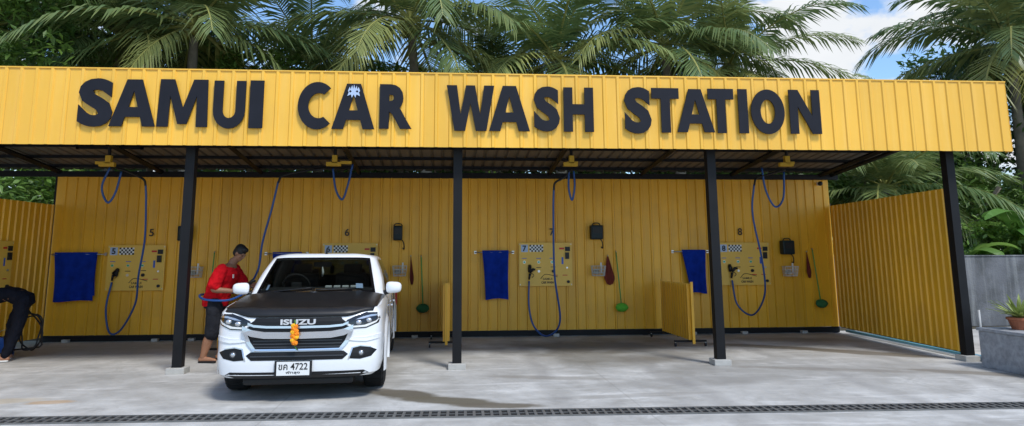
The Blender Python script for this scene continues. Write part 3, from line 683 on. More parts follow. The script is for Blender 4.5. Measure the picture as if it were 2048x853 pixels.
def strip(nm,us,v0,v1,m,out=.006):
    V=[];F=[]
    for k,u in enumerate(us):
        for v in (v0,v1): p=wpt(u,v); V.append(p+Vector((0,-out,out*.6)))
    for k in range(len(us)-1): F.append((2*k,2*k+2,2*k+3,2*k+1))
    return mk(nm,V,F,m,tr)
US=[-1+i/12 for i in range(25)]
strip("windscreen_border",US,.03,.11,GLOSSB); strip("windscreen_border",US,.90,.955,GLOSSB)
for s in (-1,1):
    V=[];F=[]
    for k in range(9):
        v=.03+k*.925/8; 
        for u in (s*1.0,s*.95): V.append(wpt(u,v)+Vector((0,-.007,.004)))
    for k in range(8): F.append((2*k,2*k+1,2*k+3,2*k+2))
    mk("windscreen_border",V,F,GLOSSB,tr)
strip("windscreen_sticker",[.68,.74,.80],.16,.27,LABW,-.004)
strip("windscreen_sticker",[-.86,-.82],.14,.26,LABW,-.004)
for a,b_ in ((-.75,-.05),(.02,.62)):
    pts=[wpt(a+(b_-a)*k/6,.06+.05*k/6)+Vector((0,-.018,.012)) for k in range(7)]; tube("wiper",pts,.010,BLKP,tr,6)
box("cowl",(0,1.20,1.125),(1.5,.16,.03),BLKP,tr)
DK=mat("interior_dark",(.02,.02,.022),.8); SEAT=mat("seat_fabric",(.035,.033,.033),.9)
box("dashboard",(0,1.62,1.15),(1.50,.50,.13),DK,tr,bev=.04)
for s in (-1,1):
    sx=s*.36; box("seat_back",(sx,2.45,1.22),(.48,.16,.36),SEAT,tr,bev=.05); box("headrest",(sx,2.47,1.46),(.26,.09,.15),SEAT,tr,bev=.03)
    box("headrest",(sx,3.2,1.38),(.26,.08,.13),SEAT,tr,bev=.03)
box("rear_bench",(0,3.22,1.2),(1.3,.14,.30),SEAT,tr,bev=.04)
th=[ (-.36+.18*math.cos(a),1.93-.05*math.sin(a),1.22+.17*math.sin(a)) for a in [i*2*math.pi/24 for i in range(25)]]
tube("steering_wheel",th,.016,DK,tr,8); box("steering_hub",(-.36,1.93,1.22),(.14,.05,.12),DK,tr,bev=.02)
box("rear_view_mirror",(0,1.86,1.53),(.24,.03,.07),BLKP,tr,bev=.01)
tube("hanging_charm",[(0,1.84,1.5),(0.01,1.84,1.42),(.0,1.84,1.36)],[.006,.018,.008],WPLAST,tr,6)
for i in range(4): box("dashboard_ornament",(.14+i*.11,1.44,1.235),(.085,.03,.03),WPLAST,tr,bev=.006)
tube("roof_aerial",[(0.03,1.98,1.68),(.03,2.02,1.76)],[.018,.008],BLKP,tr,8)
MESHB=mat("grille_black",(.006,.006,.007),.5,spec=.3)
patch("grille",[(-.46,.935),(.46,.935),(.53,.88),(.54,.72),(.45,.585),(-.45,.585),(-.54,.72),(-.53,.88)],.006,MESHB)
patch("badge_bar",[(-.46,.946),(.46,.946),(.50,.89),(.42,.865),(-.42,.865),(-.50,.89)],.014,MESHB)
def bar(nm,cen,hw,m,off,d=.03):
    top=[(x,z+hw) for x,z in cen]; bot=[(x,z-hw) for x,z in reversed(cen)]; return patch(nm,top+bot,off,m,depth=d,step=.05)
bar("chrome_bar",[(-.545,.885),(-.48,.858),(-.34,.846),(0,.842),(.34,.846),(.48,.858),(.545,.885)],.013,SILV,.032,.04)
bar("chrome_bar",[(-.60,.825),(-.50,.78),(-.36,.756),(0,.750),(.36,.756),(.50,.78),(.60,.825)],.037,SILV,.045,.06)
for zz in (.690,.655,.62): bar("grille_slat",[(-.48,zz),(0,zz),(.48,zz)],.005,DSLAT,.016,.02)
bar("chrome_bar",[(-.45,.594),(0,.592),(.45,.594)],.008,CHROME,.025,.03)
for s in (-1,1): patch("chrome_side_blade",[(s*.555,.79),(s*.590,.785),(s*.550,.67),(s*.475,.578),(s*.440,.588),(s*.510,.68)],.022,SILV)
text("badge","ISUZU",BADGE,tr,(0,front_y(0,.92)-.034,.900),w=.38,h=.062,off=.035,ext=.006)
HL=[(.50,.850),(.525,.910),(.62,.955),(.74,.995),(.885,1.005),(.90,.95),(.87,.865),(.74,.815),(.58,.810)]
for s in (1,-1):
    base=patch("headlight",[(s*x,z) for x,z in HL],.006,GLOSSB)
    patch("headlight_reflector",[(s*x,z) for x,z in [(.62,.915),(.70,.945),(.79,.965),(.86,.965),(.86,.950),(.78,.942),(.70,.922)]],.012,SILV,base)
    patch("daytime_lamp",[(s*x,z) for x,z in [(.52,.856),(.60,.824),(.74,.830),(.85,.876),(.88,.92),(.84,.890),(.72,.850),(.60,.843),(.535,.872)]],.018,WPLAST,base)
    for cx,cz in ((.655,.882),(.765,.903)):
        v,f=ellg((s*cx,front_y(cx,cz)-.012,cz),(.034,.02,.028)); mk("projector_lens",v,f,SILV,base,smooth=True)
    fp=patch("fog_pocket",[(s*x,z) for x,z in [(.565,.480),(.60,.595),(.68,.612),(.80,.590),(.86,.56),(.80,.495),(.68,.470)]],.004,MESHB)
    v,f=tubeg([(s*.69,front_y(.69,.54)+.0,.54),(s*.69,front_y(.69,.54)-.012,.54)],[.040,.036],16); mk("fog_lamp_ring",v,f,DSLAT,fp)
    v,f=ellg((s*.69,front_y(.69,.54)-.010,.54),(.025,.010,.025)); mk("fog_lamp",v,f,SILV,fp,smooth=True)
    patch("fog_trim",[(s*x,z) for x,z in [(.548,.475),(.588,.606),(.68,.625),(.80,.604),(.79,.596),(.68,.612),(.600,.595),(.565,.478)]],.010,SILV,fp)
    patch("bumper_blade",[(s*x,z) for x,z in [(.55,.685),(.62,.675),(.74,.665),(.89,.69),(.90,.745),(.74,.715),(.62,.712)]],.014,WHITE)
patch("lower_intake",[(-.50,.568),(.50,.568),(.55,.53),(.49,.475),(-.49,.475),(-.55,.53)],.004,MESHB)
bar("intake_slat",[(-.5,.520),(0,.520),(.5,.520)],.006,DSLAT,.012,.01)
patch("lower_skirt",[(-.72,.345),(.72,.345),(.78,.31),(.66,.27),(-.66,.27),(-.78,.31)],.004,BLKP)
box("underside_tray",(0,.45,.225),(1.2,.6,.09),BLKP,tr,bev=.03)
pz=box("number_plate",(-.03,front_y(0,.4)-.022,.385),(.40,.018,.175),BLKP,tr,bev=.004)
yy=front_y(0,.4)-.034
box("plate_face",(-.03,yy,.389),(.35,.006,.150),WPLAST,pz)
text("plate_text","ขค 4722",BLKP,pz,(-.03,yy-.005,.412),w=.31,h=.075,off=.012,ext=.001)
text("plate_text","พัทลุง",BLKP,pz,(-.03,yy-.005,.344),w=.15,h=.035,off=.01,ext=.001)
for s in (1,-1):
    xs_=s*.936
    v,f=merge([boxg((xs_,y,.78),(.006,.008,.56)) for y in (1.42,2.40,3.35,3.56)]+[boxg((xs_,2.4,.50),(.006,1.95,.008)),boxg((xs_*.999,2.45,.345),(.006,2.2,.06))]); mk("door_seam",v,f,BLKP,tr)
    for y in (2.22,3.18): box("door_handle",(s*.952,y,.93),(.03,.17,.03),CHROME,tr,bev=.008)
    mc=s*.995; m_=ellg((mc,1.50,1.215),(.105,.07,.078),20,12); mi=mk("wing_mirror",[Vector(p) for p in m_[0]],m_[1],WHITE,tr,smooth=True)
    for vv in mi.data.vertices:
        dx=(vv.co.x-mc)/.105; dz=(vv.co.z-1.215)/.078
        vv.co.x=mc+.105*math.copysign(abs(dx)**.6,dx); vv.co.z=1.215+.078*math.copysign(abs(dz)**.6,dz)*(1-.12*s*dx)
    box("mirror_glass",(mc,1.56,1.215),(.16,.03,.11),GLOSSB,mi,bev=.01)
    tube("mirror_stalk",[(s*.84,1.55,1.13),(s*.93,1.52,1.16)],[.04,.03],BLKP,mi,8)
    box("tail_lamp",(s*.925,5.16,.88),(.05,.16,.34),REDL,tr,bev=.02)
    for ay in (.92,4.03):
        # flared arch: a swept band standing proud of the flank
        V=[];F=[];K=26
        for i in range(K+1):
            a=-.18+i*(math.pi+.36)/K; ca,sa=math.cos(a),math.sin(a)
            for (rr_,ox) in ((.425,.928),(.428,.955),(.450,.962),(.500,.950),(.540,.930)): V.append((s*ox,ay+rr_*ca,.37+rr_*sa))
        for i in range(K):
            for k in range(4): F.append((i*5+k,i*5+k+1,(i+1)*5+k+1,(i+1)*5+k))
        mk("arch_flare",V,F,WHITE,tr,smooth=True)
box("bed_cover",(0,4.42,1.125),(1.70,1.60,.03),BLKP,tr,bev=.01)
def wheel(x,y):
    s=1 if x>0 else -1; w=bpy.data.objects.new("wheel",None); w.location=(x,y,.372); link(w,tr)
    prof=[(-.125,.24),(-.13,.30),(-.115,.352),(-.09,.368),(0,.372),(.09,.368),(.115,.352),(.13,.30),(.125,.24),(.10,.225)]
    V=[];F=[];N=60
    for k in range(N):
        a=2*math.pi*k/N
        for (px,r) in prof:
            rr_=r-(.010 if (r>.35 and k%2) else 0); V.append((px,rr_*math.cos(a),rr_*math.sin(a)))
    n=len(prof)
    for k in range(N):
        for i in range(n-1): F.append((k*n+i,k*n+i+1,((k+1)%N)*n+i+1,((k+1)%N)*n+i))
    mk("tyre",V,F,TYRE,w,smooth=False)
    v,f=merge([tubeg([(-.10,0,0),(s*.05,0,0)],.235,32)]); mk("rim_well",v,f,BLKP,w)
    q=[]
    for k in range(6):
        a=k*math.pi/3
        for da in (-.13,.13): q.append(tubeg([(s*.085,.05*math.cos(a),.05*math.sin(a)),(s*.095,.22*math.cos(a+da),.22*math.sin(a+da))],[.03,.018],6))
    q.append(tubeg([(s*.05,0,0),(s*.10,0,0)],.06,16))
    ring=[(s*.10,.228*math.cos(a),.228*math.sin(a)) for a in [i*2*math.pi/32 for i in range(33)]]; q.append(tubeg(ring,.012,6))
    v,f=merge(q); mk("rim",v,f,SILV,w,smooth=True)
for x in (-.80,.80):
    for y in (.92,4.03): wheel(x,y)
tr.scale=TS
ga=thing("flower_garland","orange marigold garland tied to truck grille","garland",(2.12,-2.345,.78))
rr=random.Random(4)
for nm,mm,L_ in (("orange_marigolds",ORANGE,[(.012,.085),(-.012,.06),(.02,.035),(.03,-.005),(-.02,-.03),(.012,-.05),(.0,-.11),(.02,-.115)]),("yellow_marigolds",YMAR,[(-.012,.095),(-.02,.015),(.03,-.045),(-.015,-.08)])):
    q=[]
    for (dx,dz) in L_:
        v,f=ellg((dx*.85,-.035,dz*.9),(.029,.026,.027),12,8); v=[Vector(p)+Vector((rr.uniform(-.005,.005),rr.uniform(-.004,.004),rr.uniform(-.005,.005))) for p in v]; q.append((v,f))
    v,f=merge(q); mk(nm,v,f,mm,ga)
tube("garland_stem",[(0,-.03,.15),(.01,-.04,.08)],.010,GRASSG,ga,6); tube("garland_tail",[(0,-.03,-.12),(.02,-.03,-.16),(.035,-.03,-.18)],.007,GRASSG,ga,6)

# ------------------------------------------------------------------ people
def ring_loft(rings,seg=20):
    V=[];F=[]
    for c,a,b in rings:
        for k in range(seg):
            t_=2*math.pi*k/seg; V.append(Vector(c)+Vector(a)*math.cos(t_)+Vector(b)*math.sin(t_))
    for i in range(len(rings)-1):
        for k in range(seg):
            k2=(k+1)%seg; F.append((i*seg+k,i*seg+k2,(i+1)*seg+k2,(i+1)*seg+k))
    F.append(tuple(range(seg-1,-1,-1))); F.append(tuple((len(rings)-1)*seg+k for k in range(seg)))
    return V,F
def limb(pts,rs,inf=0):
    pts=[Vector(p) for p in pts]; P=cr(pts,5); n=len(P); R=[]
    for i in range(n):
        t_=i/(n-1)*(len(rs)-1); k=min(int(t_),len(rs)-2); R.append(rs[k]*(1-(t_-k))+rs[k+1]*(t_-k)+inf)
    q=[tubeg(P,R,12)]
    for e,r in ((P[0],R[0]),(P[-1],R[-1])): q.append(ellg(e,(r,r,r),12,8))
    return q
def blob(name,parts,m,parent,voxel=.008,smooth=6,fold=0):
    V,F=merge(parts); o=mk("tmp",V,F,m); bm=bmesh.new(); bm.from_mesh(o.data); bmesh.ops.recalc_face_normals(bm,faces=bm.faces); bm.to_mesh(o.data); bm.free()
    md=o.modifiers.new("r",'REMESH'); md.mode='VOXEL'; md.voxel_size=voxel
    if smooth: s=o.modifiers.new("s",'SMOOTH'); s.iterations=smooth; s.factor=.5
    if fold:
        tx=bpy.data.textures.new("fold",'CLOUDS'); tx.noise_scale=.12; d=o.modifiers.new("d",'DISPLACE'); d.texture=tx; d.strength=fold; d.mid_level=.5
    dg=bpy.context.evaluated_depsgraph_get(); me=bpy.data.meshes.new_from_object(o.evaluated_get(dg)); bpy.data.objects.remove(o)
    me.polygons.foreach_set("use_smooth",[True]*len(me.polygons)); me.name=name
    if not me.materials: me.materials.append(m)
    o=bpy.data.objects.new(name,me); return link(o,parent)
def hand(wr,d,down,side):
    wr=Vector(wr);d=Vector(d).normalized();down=Vector(down).normalized();side=Vector(side).normalized()
    q=[ring_loft([(wr,side*.024,down*.017),(wr+d*.03,side*.036,down*.016),(wr+d*.085,side*.040,down*.013)],12)]
    for i,(o,L) in enumerate(((.030,.070),(.010,.080),(-.010,.074),(-.029,.058))):
        b=wr+d*.078+side*o; q+=limb([b,b+d*L*.45+down*.006,b+d*L*.70+down*L*.35,b+d*L*.62+down*L*.75],[.0095,.009,.008,.0072])
    b=wr+d*.025+side*.03; q+=limb([b,b+side*.03+d*.02+down*.01,b+side*.035+d*.05+down*.03],[.012,.010,.0085])
    return q
def head(c,face,up,s=1.0):
    c=Vector(c);face=Vector(face).normalized();up=(Vector(up)-face*Vector(up).dot(face)).normalized();side=up.cross(face)
    M=Matrix((side,face,up)).transposed(); E=lambda o,r:ellg(c+M@(Vector(o)*s),tuple(x*s for x in r),18,12,M)
    q=[E((0,-.01,.03),(.076,.095,.095)),E((0,.02,-.045),(.058,.068,.070)),E((0,.055,-.085),(.028,.028,.024)),E((0,.098,-.010),(.013,.020,.026)),E((0,.088,.022),(.058,.012,.012)),E((0,.082,-.052),(.024,.014,.010)),
       E((.078,0,-.01),(.010,.020,.032)),E((-.078,0,-.01),(.010,.020,.032)),E((.034,.07,-.025),(.022,.02,.018)),E((-.034,.07,-.025),(.022,.02,.018))]
    hair=[E((0,-.022,.045),(.088,.102,.102)),E((0,-.045,.0),(.084,.076,.088)),E((0,.045,.100),(.065,.055,.04))]
    eyes=[E((.030,.086,.006),(.011,.008,.006)),E((-.030,.086,.006),(.011,.008,.006))]
    return q,hair,eyes
def person_red():
    t=thing("person","person in red t-shirt and dark shorts washing the pickup","person",(.06,1.12,0))
    hipL=(.08,.12,.94);hipR=(.08,-.12,.94)
    legL=[hipL,(.17,.15,.52),(.12,.16,.10)]; legR=[hipR,(.08,-.14,.51),(-.04,-.15,.10)]
    torso=[((.05,0,.87),(.155,0,0),(0,.20,0)),((.06,0,.97),(.168,0,0),(0,.205,0)),((.10,0,1.11),(.168,0,.0),(0,.205,0)),((.15,0,1.27),(.172,0,-.02),(0,.225,0)),((.21,0,1.41),(.155,0,-.035),(0,.245,0)),((.25,0,1.49),(.11,0,-.02),(0,.18,0)),((.28,0,1.54),(.066,0,-.01),(0,.072,0)),((.32,0,1.62),(.062,0,-.01),(0,.064,0))]
    def tor(inf,a=0,b=8): return ring_loft([(c,Vector(x)*(1+inf/.12),Vector(y)*(1+inf/.17)) for c,x,y in torso[a:b]])
    shR=(.20,-.25,1.45);elR=(.10,-.34,1.17);wrR=(.38,-.28,1.11)
    shL=(.25,.25,1.45);elL=(.42,.31,1.20);wrL=(.70,.16,1.18)
    hq,hair,eyes=head((.41,-.03,1.70),(.74,-.40,-.52),(.4,-.1,1),1.02)
    parts=[tor(0)]+limb(legL,[.105,.074,.050])+limb([legL[1],(.15,.16,.32),legL[2]],[.070,.070,.046])+limb(legR,[.105,.074,.050])+limb([legR[1],(.01,-.15,.32),legR[2]],[.070,.070,.046])
    for a in (legL[2],legR[2]): parts+=limb([(a[0]-.03,a[1],.05),(a[0]+.08,a[1]-.01,.05),(a[0]+.19,a[1]-.02,.035)],[.042,.042,.03])
    parts+=limb([shR,elR,wrR],[.070,.058,.036])+limb([shL,elL,wrL],[.070,.058,.036])
    parts+=hand(wrR,(1,.15,.05),(.1,.3,-1),(0,-.3,.6))+hand(wrL,(1,.1,.1),(.2,0,-1),(0,-1,.3))
    parts+=hq+limb([(.29,0,1.54),(.38,-.02,1.65)],[.062,.060])
    b=blob("body",parts,SKIN,t,.007,4)
    shirt=[tor(.024,0,6)]+limb([shR,(.15,-.30,1.30),(.125,-.32,1.20)],[.092,.100,.102])+limb([shL,(.33,.29,1.31),(.38,.305,1.22)],[.092,.100,.102])
    blob("t_shirt",shirt,RED,b,.010,5,fold=.05)
    box("shirt_emblem",(.365,-.17,1.34),(.01,.06,.06),WPLAST,b,bev=.003)
    so=[ring_loft([((.06,0,1.01),(.175,0,0),(0,.22,0)),((.05,0,.93),(.175,0,0),(0,.225,0)),((.06,0,.84),(.17,0,0),(0,.21,0))])]+limb([hipL,(.13,.14,.66),(.165,.15,.46)],[.13,.125,.118])+limb([hipR,(.09,-.14,.66),(.075,-.14,.45)],[.13,.125,.118])
    blob("shorts",so,SHORTS,b,.010,5,fold=.03); blob("hair",hair,HAIR,b,.009,2,fold=.02); v,f_=merge(eyes); mk("eyes",v,f_,BLKP,b,smooth=True)
    for a in (legL[2],legR[2]):
        v,f_=merge(limb([(a[0]-.05,a[1],.018),(a[0]+.08,a[1]-.01,.018),(a[0]+.20,a[1]-.02,.018)],[.018,.018,.018])); mk("sandal",[Vector((p[0],a[1]+(p[1]-a[1])*2.6,p[2])) for p in v],f_,BLKP,b,smooth=True)
person_red()
def person_bent():
    t=thing("person","person in dark clothes bending forward over a hose coil","person",(-3.36,1.5,0),(0,0,.25))
    hipL=(.26,.10,.95);hipR=(.28,-.10,.95)
    legL=[hipL,(.10,.14,.52),(.06,.18,.10)]; legR=[hipR,(.24,-.12,.50),(.12,-.16,.10)]
    torso=[((.33,0,.93),(.06,0,.12),(0,.17,0)),((.22,0,1.0),(.03,0,.125),(0,.165,0)),((.05,0,1.06),(0,0,.115),(0,.155,0)),((-.12,0,1.03),(0.03,0,.12),(0,.18,0)),((-.25,0,.93),(.04,0,.10),(0,.18,0)),((-.33,0,.86),(.02,0,.06),(0,.07,0)),((-.42,0,.79),(.02,0,.055),(0,.055,0))]
    def tor(k): return ring_loft([(c,Vector(x)*k,Vector(y)*k) for c,x,y in torso[:6 if k>1 else 7]])
    shR=(-.22,-.2,.92);elR=(-.14,-.24,.66);wrR=(-.12,-.2,.44); shL=(-.22,.2,.92);elL=(-.28,.22,.64);wrL=(-.38,.15,.44)
    hq,hair,eyes=head((-.49,0,.73),(-.4,0,-.9),(-1,0,.3))
    parts=[tor(1)]+limb(legL,[.09,.064,.045])+limb(legR,[.09,.064,.045])
    for a in (legL[2],legR[2]): parts+=limb([(a[0]+.04,a[1],.05),(a[0]-.08,a[1],.05),(a[0]-.18,a[1],.035)],[.042,.042,.03])
    parts+=limb([shR,elR,wrR],[.055,.043,.029])+limb([shL,elL,wrL],[.055,.043,.029])+hand(wrR,(-.2,0,-1),(-1,0,0),(0,.5,0))+hand(wrL,(-.2,0,-1),(-1,0,0),(0,-.5,0))+hq
    b=blob("body",parts,SKIN,t,.008,4)
    blob("jacket",[tor(1.10)]+limb([shR,elR,(-.12,-.21,.52)],[.07,.058,.045])+limb([shL,elL,(-.36,.16,.50)],[.07,.058,.045]),DARKC,b,.011,5,fold=.05)
    tp=[ring_loft([((.20,0,1.0),(.03,0,.14),(0,.18,0)),((.32,0,.94),(.08,0,.13),(0,.18,0)),((.34,0,.86),(.09,0,.06),(0,.17,0))])]+limb([hipL,legL[1],(.07,.18,.12)],[.125,.092,.070])+limb([hipR,legR[1],(.13,-.16,.12)],[.125,.092,.070])
    blob("trousers",tp,DARKC,b,.011,5,fold=.04)
    blob("hair",hair,HAIR,b,.009,2)
    for a in (legL[2],legR[2]):
        v,f_=merge(limb([(a[0]+.05,a[1],.018),(a[0]-.08,a[1],.018),(a[0]-.20,a[1],.018)],[.018]*3)); mk("sandal",[Vector((p[0],a[1]+(p[1]-a[1])*2.6,p[2])) for p in v],f_,WPLAST,b,smooth=True)
person_bent()
hc=thing("coiled_hose","black rubber hose coiled loosely on the concrete floor","hose",(-3.16,1.9,0))
pts=[(-.3,0,.9),(-.15,0,.88)]
for i in range(44):
    a=math.pi*.5-i*2*math.pi/18; r=.20+.05*math.sin(i*.9); pts.append((.02+r*.85*math.cos(a),.04*math.sin(i*.5)+.02*(i/18),.40+(.30+.03*math.sin(i*.6))*math.sin(a)))
pts+=[(-.25,.0,.12),(-.5,-.1,.03),(-.8,-.2,.03)]
tube("hose_coil",pts,.013,BLKP,hc,7,2)
bk=thing("blue_bucket","blue plastic bucket on concrete floor","bucket",(-3.62,2.1,0)); v,f=tubeg([(0,0,0),(0,0,.3),(0,0,.32)],[.12,.155,.165],20); mk("bucket_body",v,f,mat("blue_plastic",(.01,.08,.35),.4),bk,smooth=True); tube("bucket_handle",[(-.16,0,.3),(-.1,0,.42),(.1,0,.42),(.16,0,.3)],.006,STEEL,bk,6,4)

# ------------------------------------------------------------------ vegetation
def settint(me,vals):
    a=me.attributes.new("tint",'FLOAT','POINT'); a.data.foreach_set("value",vals)
def palm_crown(seed,n=24,L=4.5):
    rnd=random.Random(seed); V=[];F=[];T=[]
    for i in range(n):
        az=i*2.39996+rnd.uniform(-.25,.25); q=i/n; el=math.radians(80-112*q**.85+rnd.uniform(-8,8)); ln=L*rnd.uniform(.82,1.1)*(.75+.25*min(1,q*3)); bend=rnd.uniform(.9,1.6)*(1.0-.25*q)
        tint=rnd.choice([.02,.08,.15,.25,.45])+rnd.uniform(-.03,.08)+(.45 if q>.84 and rnd.random()<.7 else 0); roll=rnd.uniform(-.5,.5)
        p=Vector((0,0,0)); pts=[p.copy()]; e=el; N=18; dirs=[]
        for k in range(N):
            d=Vector((math.cos(az)*math.cos(e),math.sin(az)*math.cos(e),math.sin(e))); dirs.append(d); p=p+d*ln/N; pts.append(p.copy()); e-=bend/N*(.4+1.3*k/N)
            az+=roll*.02
        dirs.append(dirs[-1])
        side0=Vector((-math.sin(az),math.cos(az),0))
        b0=len(V)
        for k in range(N+1):
            r=.042*(1-k/N)+.009; up=side0.cross(dirs[k]).normalized()
            V+=[pts[k]-side0*r,pts[k]+up*r,pts[k]+side0*r]; T+=[.85]*3
        for k in range(N):
            o=b0+3*k; F+=[(o,o+1,o+4,o+3),(o+1,o+2,o+5,o+4),(o+2,o,o+3,o+5)]
        M=50
        for j in range(M):
            s=.12+.88*j/(M-1); fk=s*N; k=min(int(fk),N-1); c=pts[k].lerp(pts[k+1],fk-k); d=dirs[k]; up=side0.cross(d).normalized()
            if up.z<0: up=-up
            ll=(1.10*math.sin(math.pi*min(1,(s*.82+.12)))**.7+.12)*rnd.uniform(.85,1.1)*L/4.4
            for sg in (-1,1):
                if rnd.random()<.07: continue
                sweep=.40+.6*s; droop=rnd.uniform(.3,.8)+.3*q
                dl=(side0*sg*math.cos(sweep)+d*math.sin(sweep)+up*rnd.uniform(.0,.2)).normalized()
                wd=.034+.018*rnd.random(); wv=d*wd
                m1=c+dl*ll*.5-Vector((0,0,droop*ll*.16)); m2=c+dl*ll*.93-Vector((0,0,droop*ll*.62))
                o=len(V); V+=[c-wv*.5,c+wv*.5,m1-wv,m1+wv,m2]; tt=tint+rnd.uniform(-.10,.10); T+=[tt,tt,tt,tt,tt+.15]
                F+=[(o,o+1,o+3,o+2),(o+2,o+3,o+4)]
    me=bpy.data.meshes.new("palm_crown"); me.from_pydata([tuple(v) for v in V],[],F); me.materials.append(PALM); settint(me,[max(0,min(1,t)) for t in T]); me.update(); return me
crowns=[palm_crown(s) for s in (1,2,3,4)]
COCO=mat("coconut_green",(.22,.20,.04),.6)
def palm(x,y,z,s=1.0,var=0,rot=0,lean=(0,0),lab="tall coconut palm with arching feathery fronds"):
    t=thing("palm_tree",lab,"palm tree",(x,y,0),group="coconut palms behind the car wash")
    pts=cr([(-lean[0],-lean[1],0),(-lean[0]*.7,-lean[1]*.7,z*.35),(-lean[0]*.2,-lean[1]*.2,z*.75),(0,0,z-.1)],6); n=len(pts)
    v,f=tubeg(pts,[.20-.09*i/n+(.01 if i%2 else 0) for i in range(n)],10); mk("trunk",v,f,BARK,t,smooth=True)
    o=bpy.data.objects.new("crown",crowns[var%4]); o.location=(0,0,z); o.rotation_euler=(0,0,rot); o.scale=(s,s,s); link(o,t)
    rr=random.Random(int(x*10)); q=[ellg((.24*math.cos(a),.24*math.sin(a),z-.24-.12*(k%2)),(.12,.12,.15),10,7) for k,a in enumerate([rr.uniform(0,6.28) for _ in range(8)])]
    v,f=merge(q); mk("coconuts",v,f,COCO,t,smooth=True)
P_=[(-9.6,10,8.4,1.0,0,.3),(-6.6,11.5,8.6,1.1,1,1.0),(-3.6,9.5,8.4,1.1,2,2.0),(-1.0,13.5,8.2,1.0,3,.2),(2.7,9.6,8.7,1.15,0,1.2),(5.6,13.5,7.8,.9,2,4.0),(7.1,9.6,7.6,.95,3,.7),(10.6,9.9,8.2,1.05,2,3.1),(13.0,10.6,7.8,.92,0,5.0),(22.6,10.4,8.6,1.1,3,1.9),(25.5,13,9.5,1.1,1,.4),(16.6,8.6,3.6,.85,2,.9),(21.2,14.5,6.4,.85,0,2.2),(14.2,13.5,5.4,.8,1,3.3)]
for i,(x,y,z,s,vr,r) in enumerate(P_): palm(x,y,z,s,vr,r,(random.uniform(-1,1),random.uniform(-.5,.8)))
def leaf_crown(seed,R=(2.2,2.0,1.9),clumps=44,per=120,ls=.20):
    rnd=random.Random(seed); V=[];F=[];T=[]
    for c in range(clumps):
        while True:
            p=Vector((rnd.uniform(-1,1),rnd.uniform(-1,1),rnd.uniform(-1,1)))
            if .35<p.length<1: break
        p=p*(.8+.35*rnd.random()); cen=Vector((p.x*R[0],p.y*R[1],p.z*R[2])); cr_=rnd.uniform(.35,.75); ct=rnd.uniform(0,.6)+.25*max(0,p.z)
        for k in range(per):
            d=Vector((rnd.gauss(0,1),rnd.gauss(0,1),rnd.gauss(0,.8))); d=d.normalized()*cr_*rnd.random()**.4; q=cen+d
            a=Vector((rnd.uniform(-1,1),rnd.uniform(-1,1),rnd.uniform(-.6,.3))).normalized(); b=a.cross(Vector((rnd.uniform(-1,1),rnd.uniform(-1,1),1))).normalized(); l=ls*rnd.uniform(.6,1.3); w=l*.42
            o=len(V); V+=[q-a*l*.5,q+b*w*.5,q+a*l*.55-Vector((0,0,l*.15)),q-b*w*.5]; T+=[max(0,min(1,ct+rnd.uniform(-.12,.12)))]*4; F.append((o,o+1,o+2,o+3))
    me=bpy.data.meshes.new("crown"); me.from_pydata([tuple(v) for v in V],[],F); me.materials.append(LEAF); settint(me,T); me.update(); return me
lc=[leaf_crown(11),leaf_crown(12,(2.4,2.0,2.4)),leaf_crown(13,(1.9,1.9,1.6))]
def tree(x,y,z,s,var,rot):
    t=thing("broadleaf_tree","dense dark green broadleaf tree behind the sheds","tree",(x,y,0),group="broadleaf trees behind the car wash")
    q=[tubeg(cr([(0,0,0),(.1,0,z*.4),(0,.1,z*.9)],4),[.2-.012*i for i in range(9)],8)]
    rr=random.Random(int(x*7+y))
    for k in range(5):
        a=rr.uniform(0,6.28); q.append(tubeg(cr([(.05,0,z*.6),(.6*math.cos(a)*s,.6*math.sin(a)*s,z*.85),(1.3*math.cos(a)*s,1.3*math.sin(a)*s,z+.6*s)],3),.05,6))
    v,f=merge(q); mk("trunk",v,f,BARK,t,smooth=True)
    o=bpy.data.objects.new("crown",lc[var%3]); o.location=(0,0,z); o.rotation_euler=(0,0,rot); o.scale=(s,s,s); link(o,t)
rt=random.Random(21)
for (x,y,z,s) in [(-12,11.5,7.8,1.3),(-10.5,15,8.6,1.4),(-8,8.5,7.2,1.2),(-7.6,16.5,8.2,1.5),(-5.2,12.5,6.6,1.2),(-4,17,7.4,1.4),(-1.8,11,6.2,1.1),(-.5,17.5,7.0,1.4),(2.2,13,6.2,1.1),(3.8,18,6.6,1.3),(5.5,11.5,5.6,1.0),(8.0,17.5,6.2,1.3),(9.6,12.5,5.4,1.1),(12,17,6.2,1.3),(13.5,9.5,4.6,1.0),(12.5,13,5.4,1.1),(-9,7.5,3.8,1.1),(-6.5,7.2,2.9,1.0),(-13,8,4.5,1.3),
    (17.5,12,4.0,1.1),(19.2,9.5,3.0,1.0),(21,12.5,5.0,1.2),(23.5,9.2,3.6,1.2),(24,14,6.5,1.4),(26.5,11,6.0,1.4),(15.2,10,2.6,.9),(14.0,16,4.2,1.2),(18.5,16,4.2,1.2),(29,14,6,1.6),(20.8,7.6,2.0,.8),(17.8,6.7,1.1,.6)]:
    tree(x,y,z,s,rt.randint(0,2),rt.uniform(0,6))
V=[];F=[];T=[]
rw=random.Random(5)
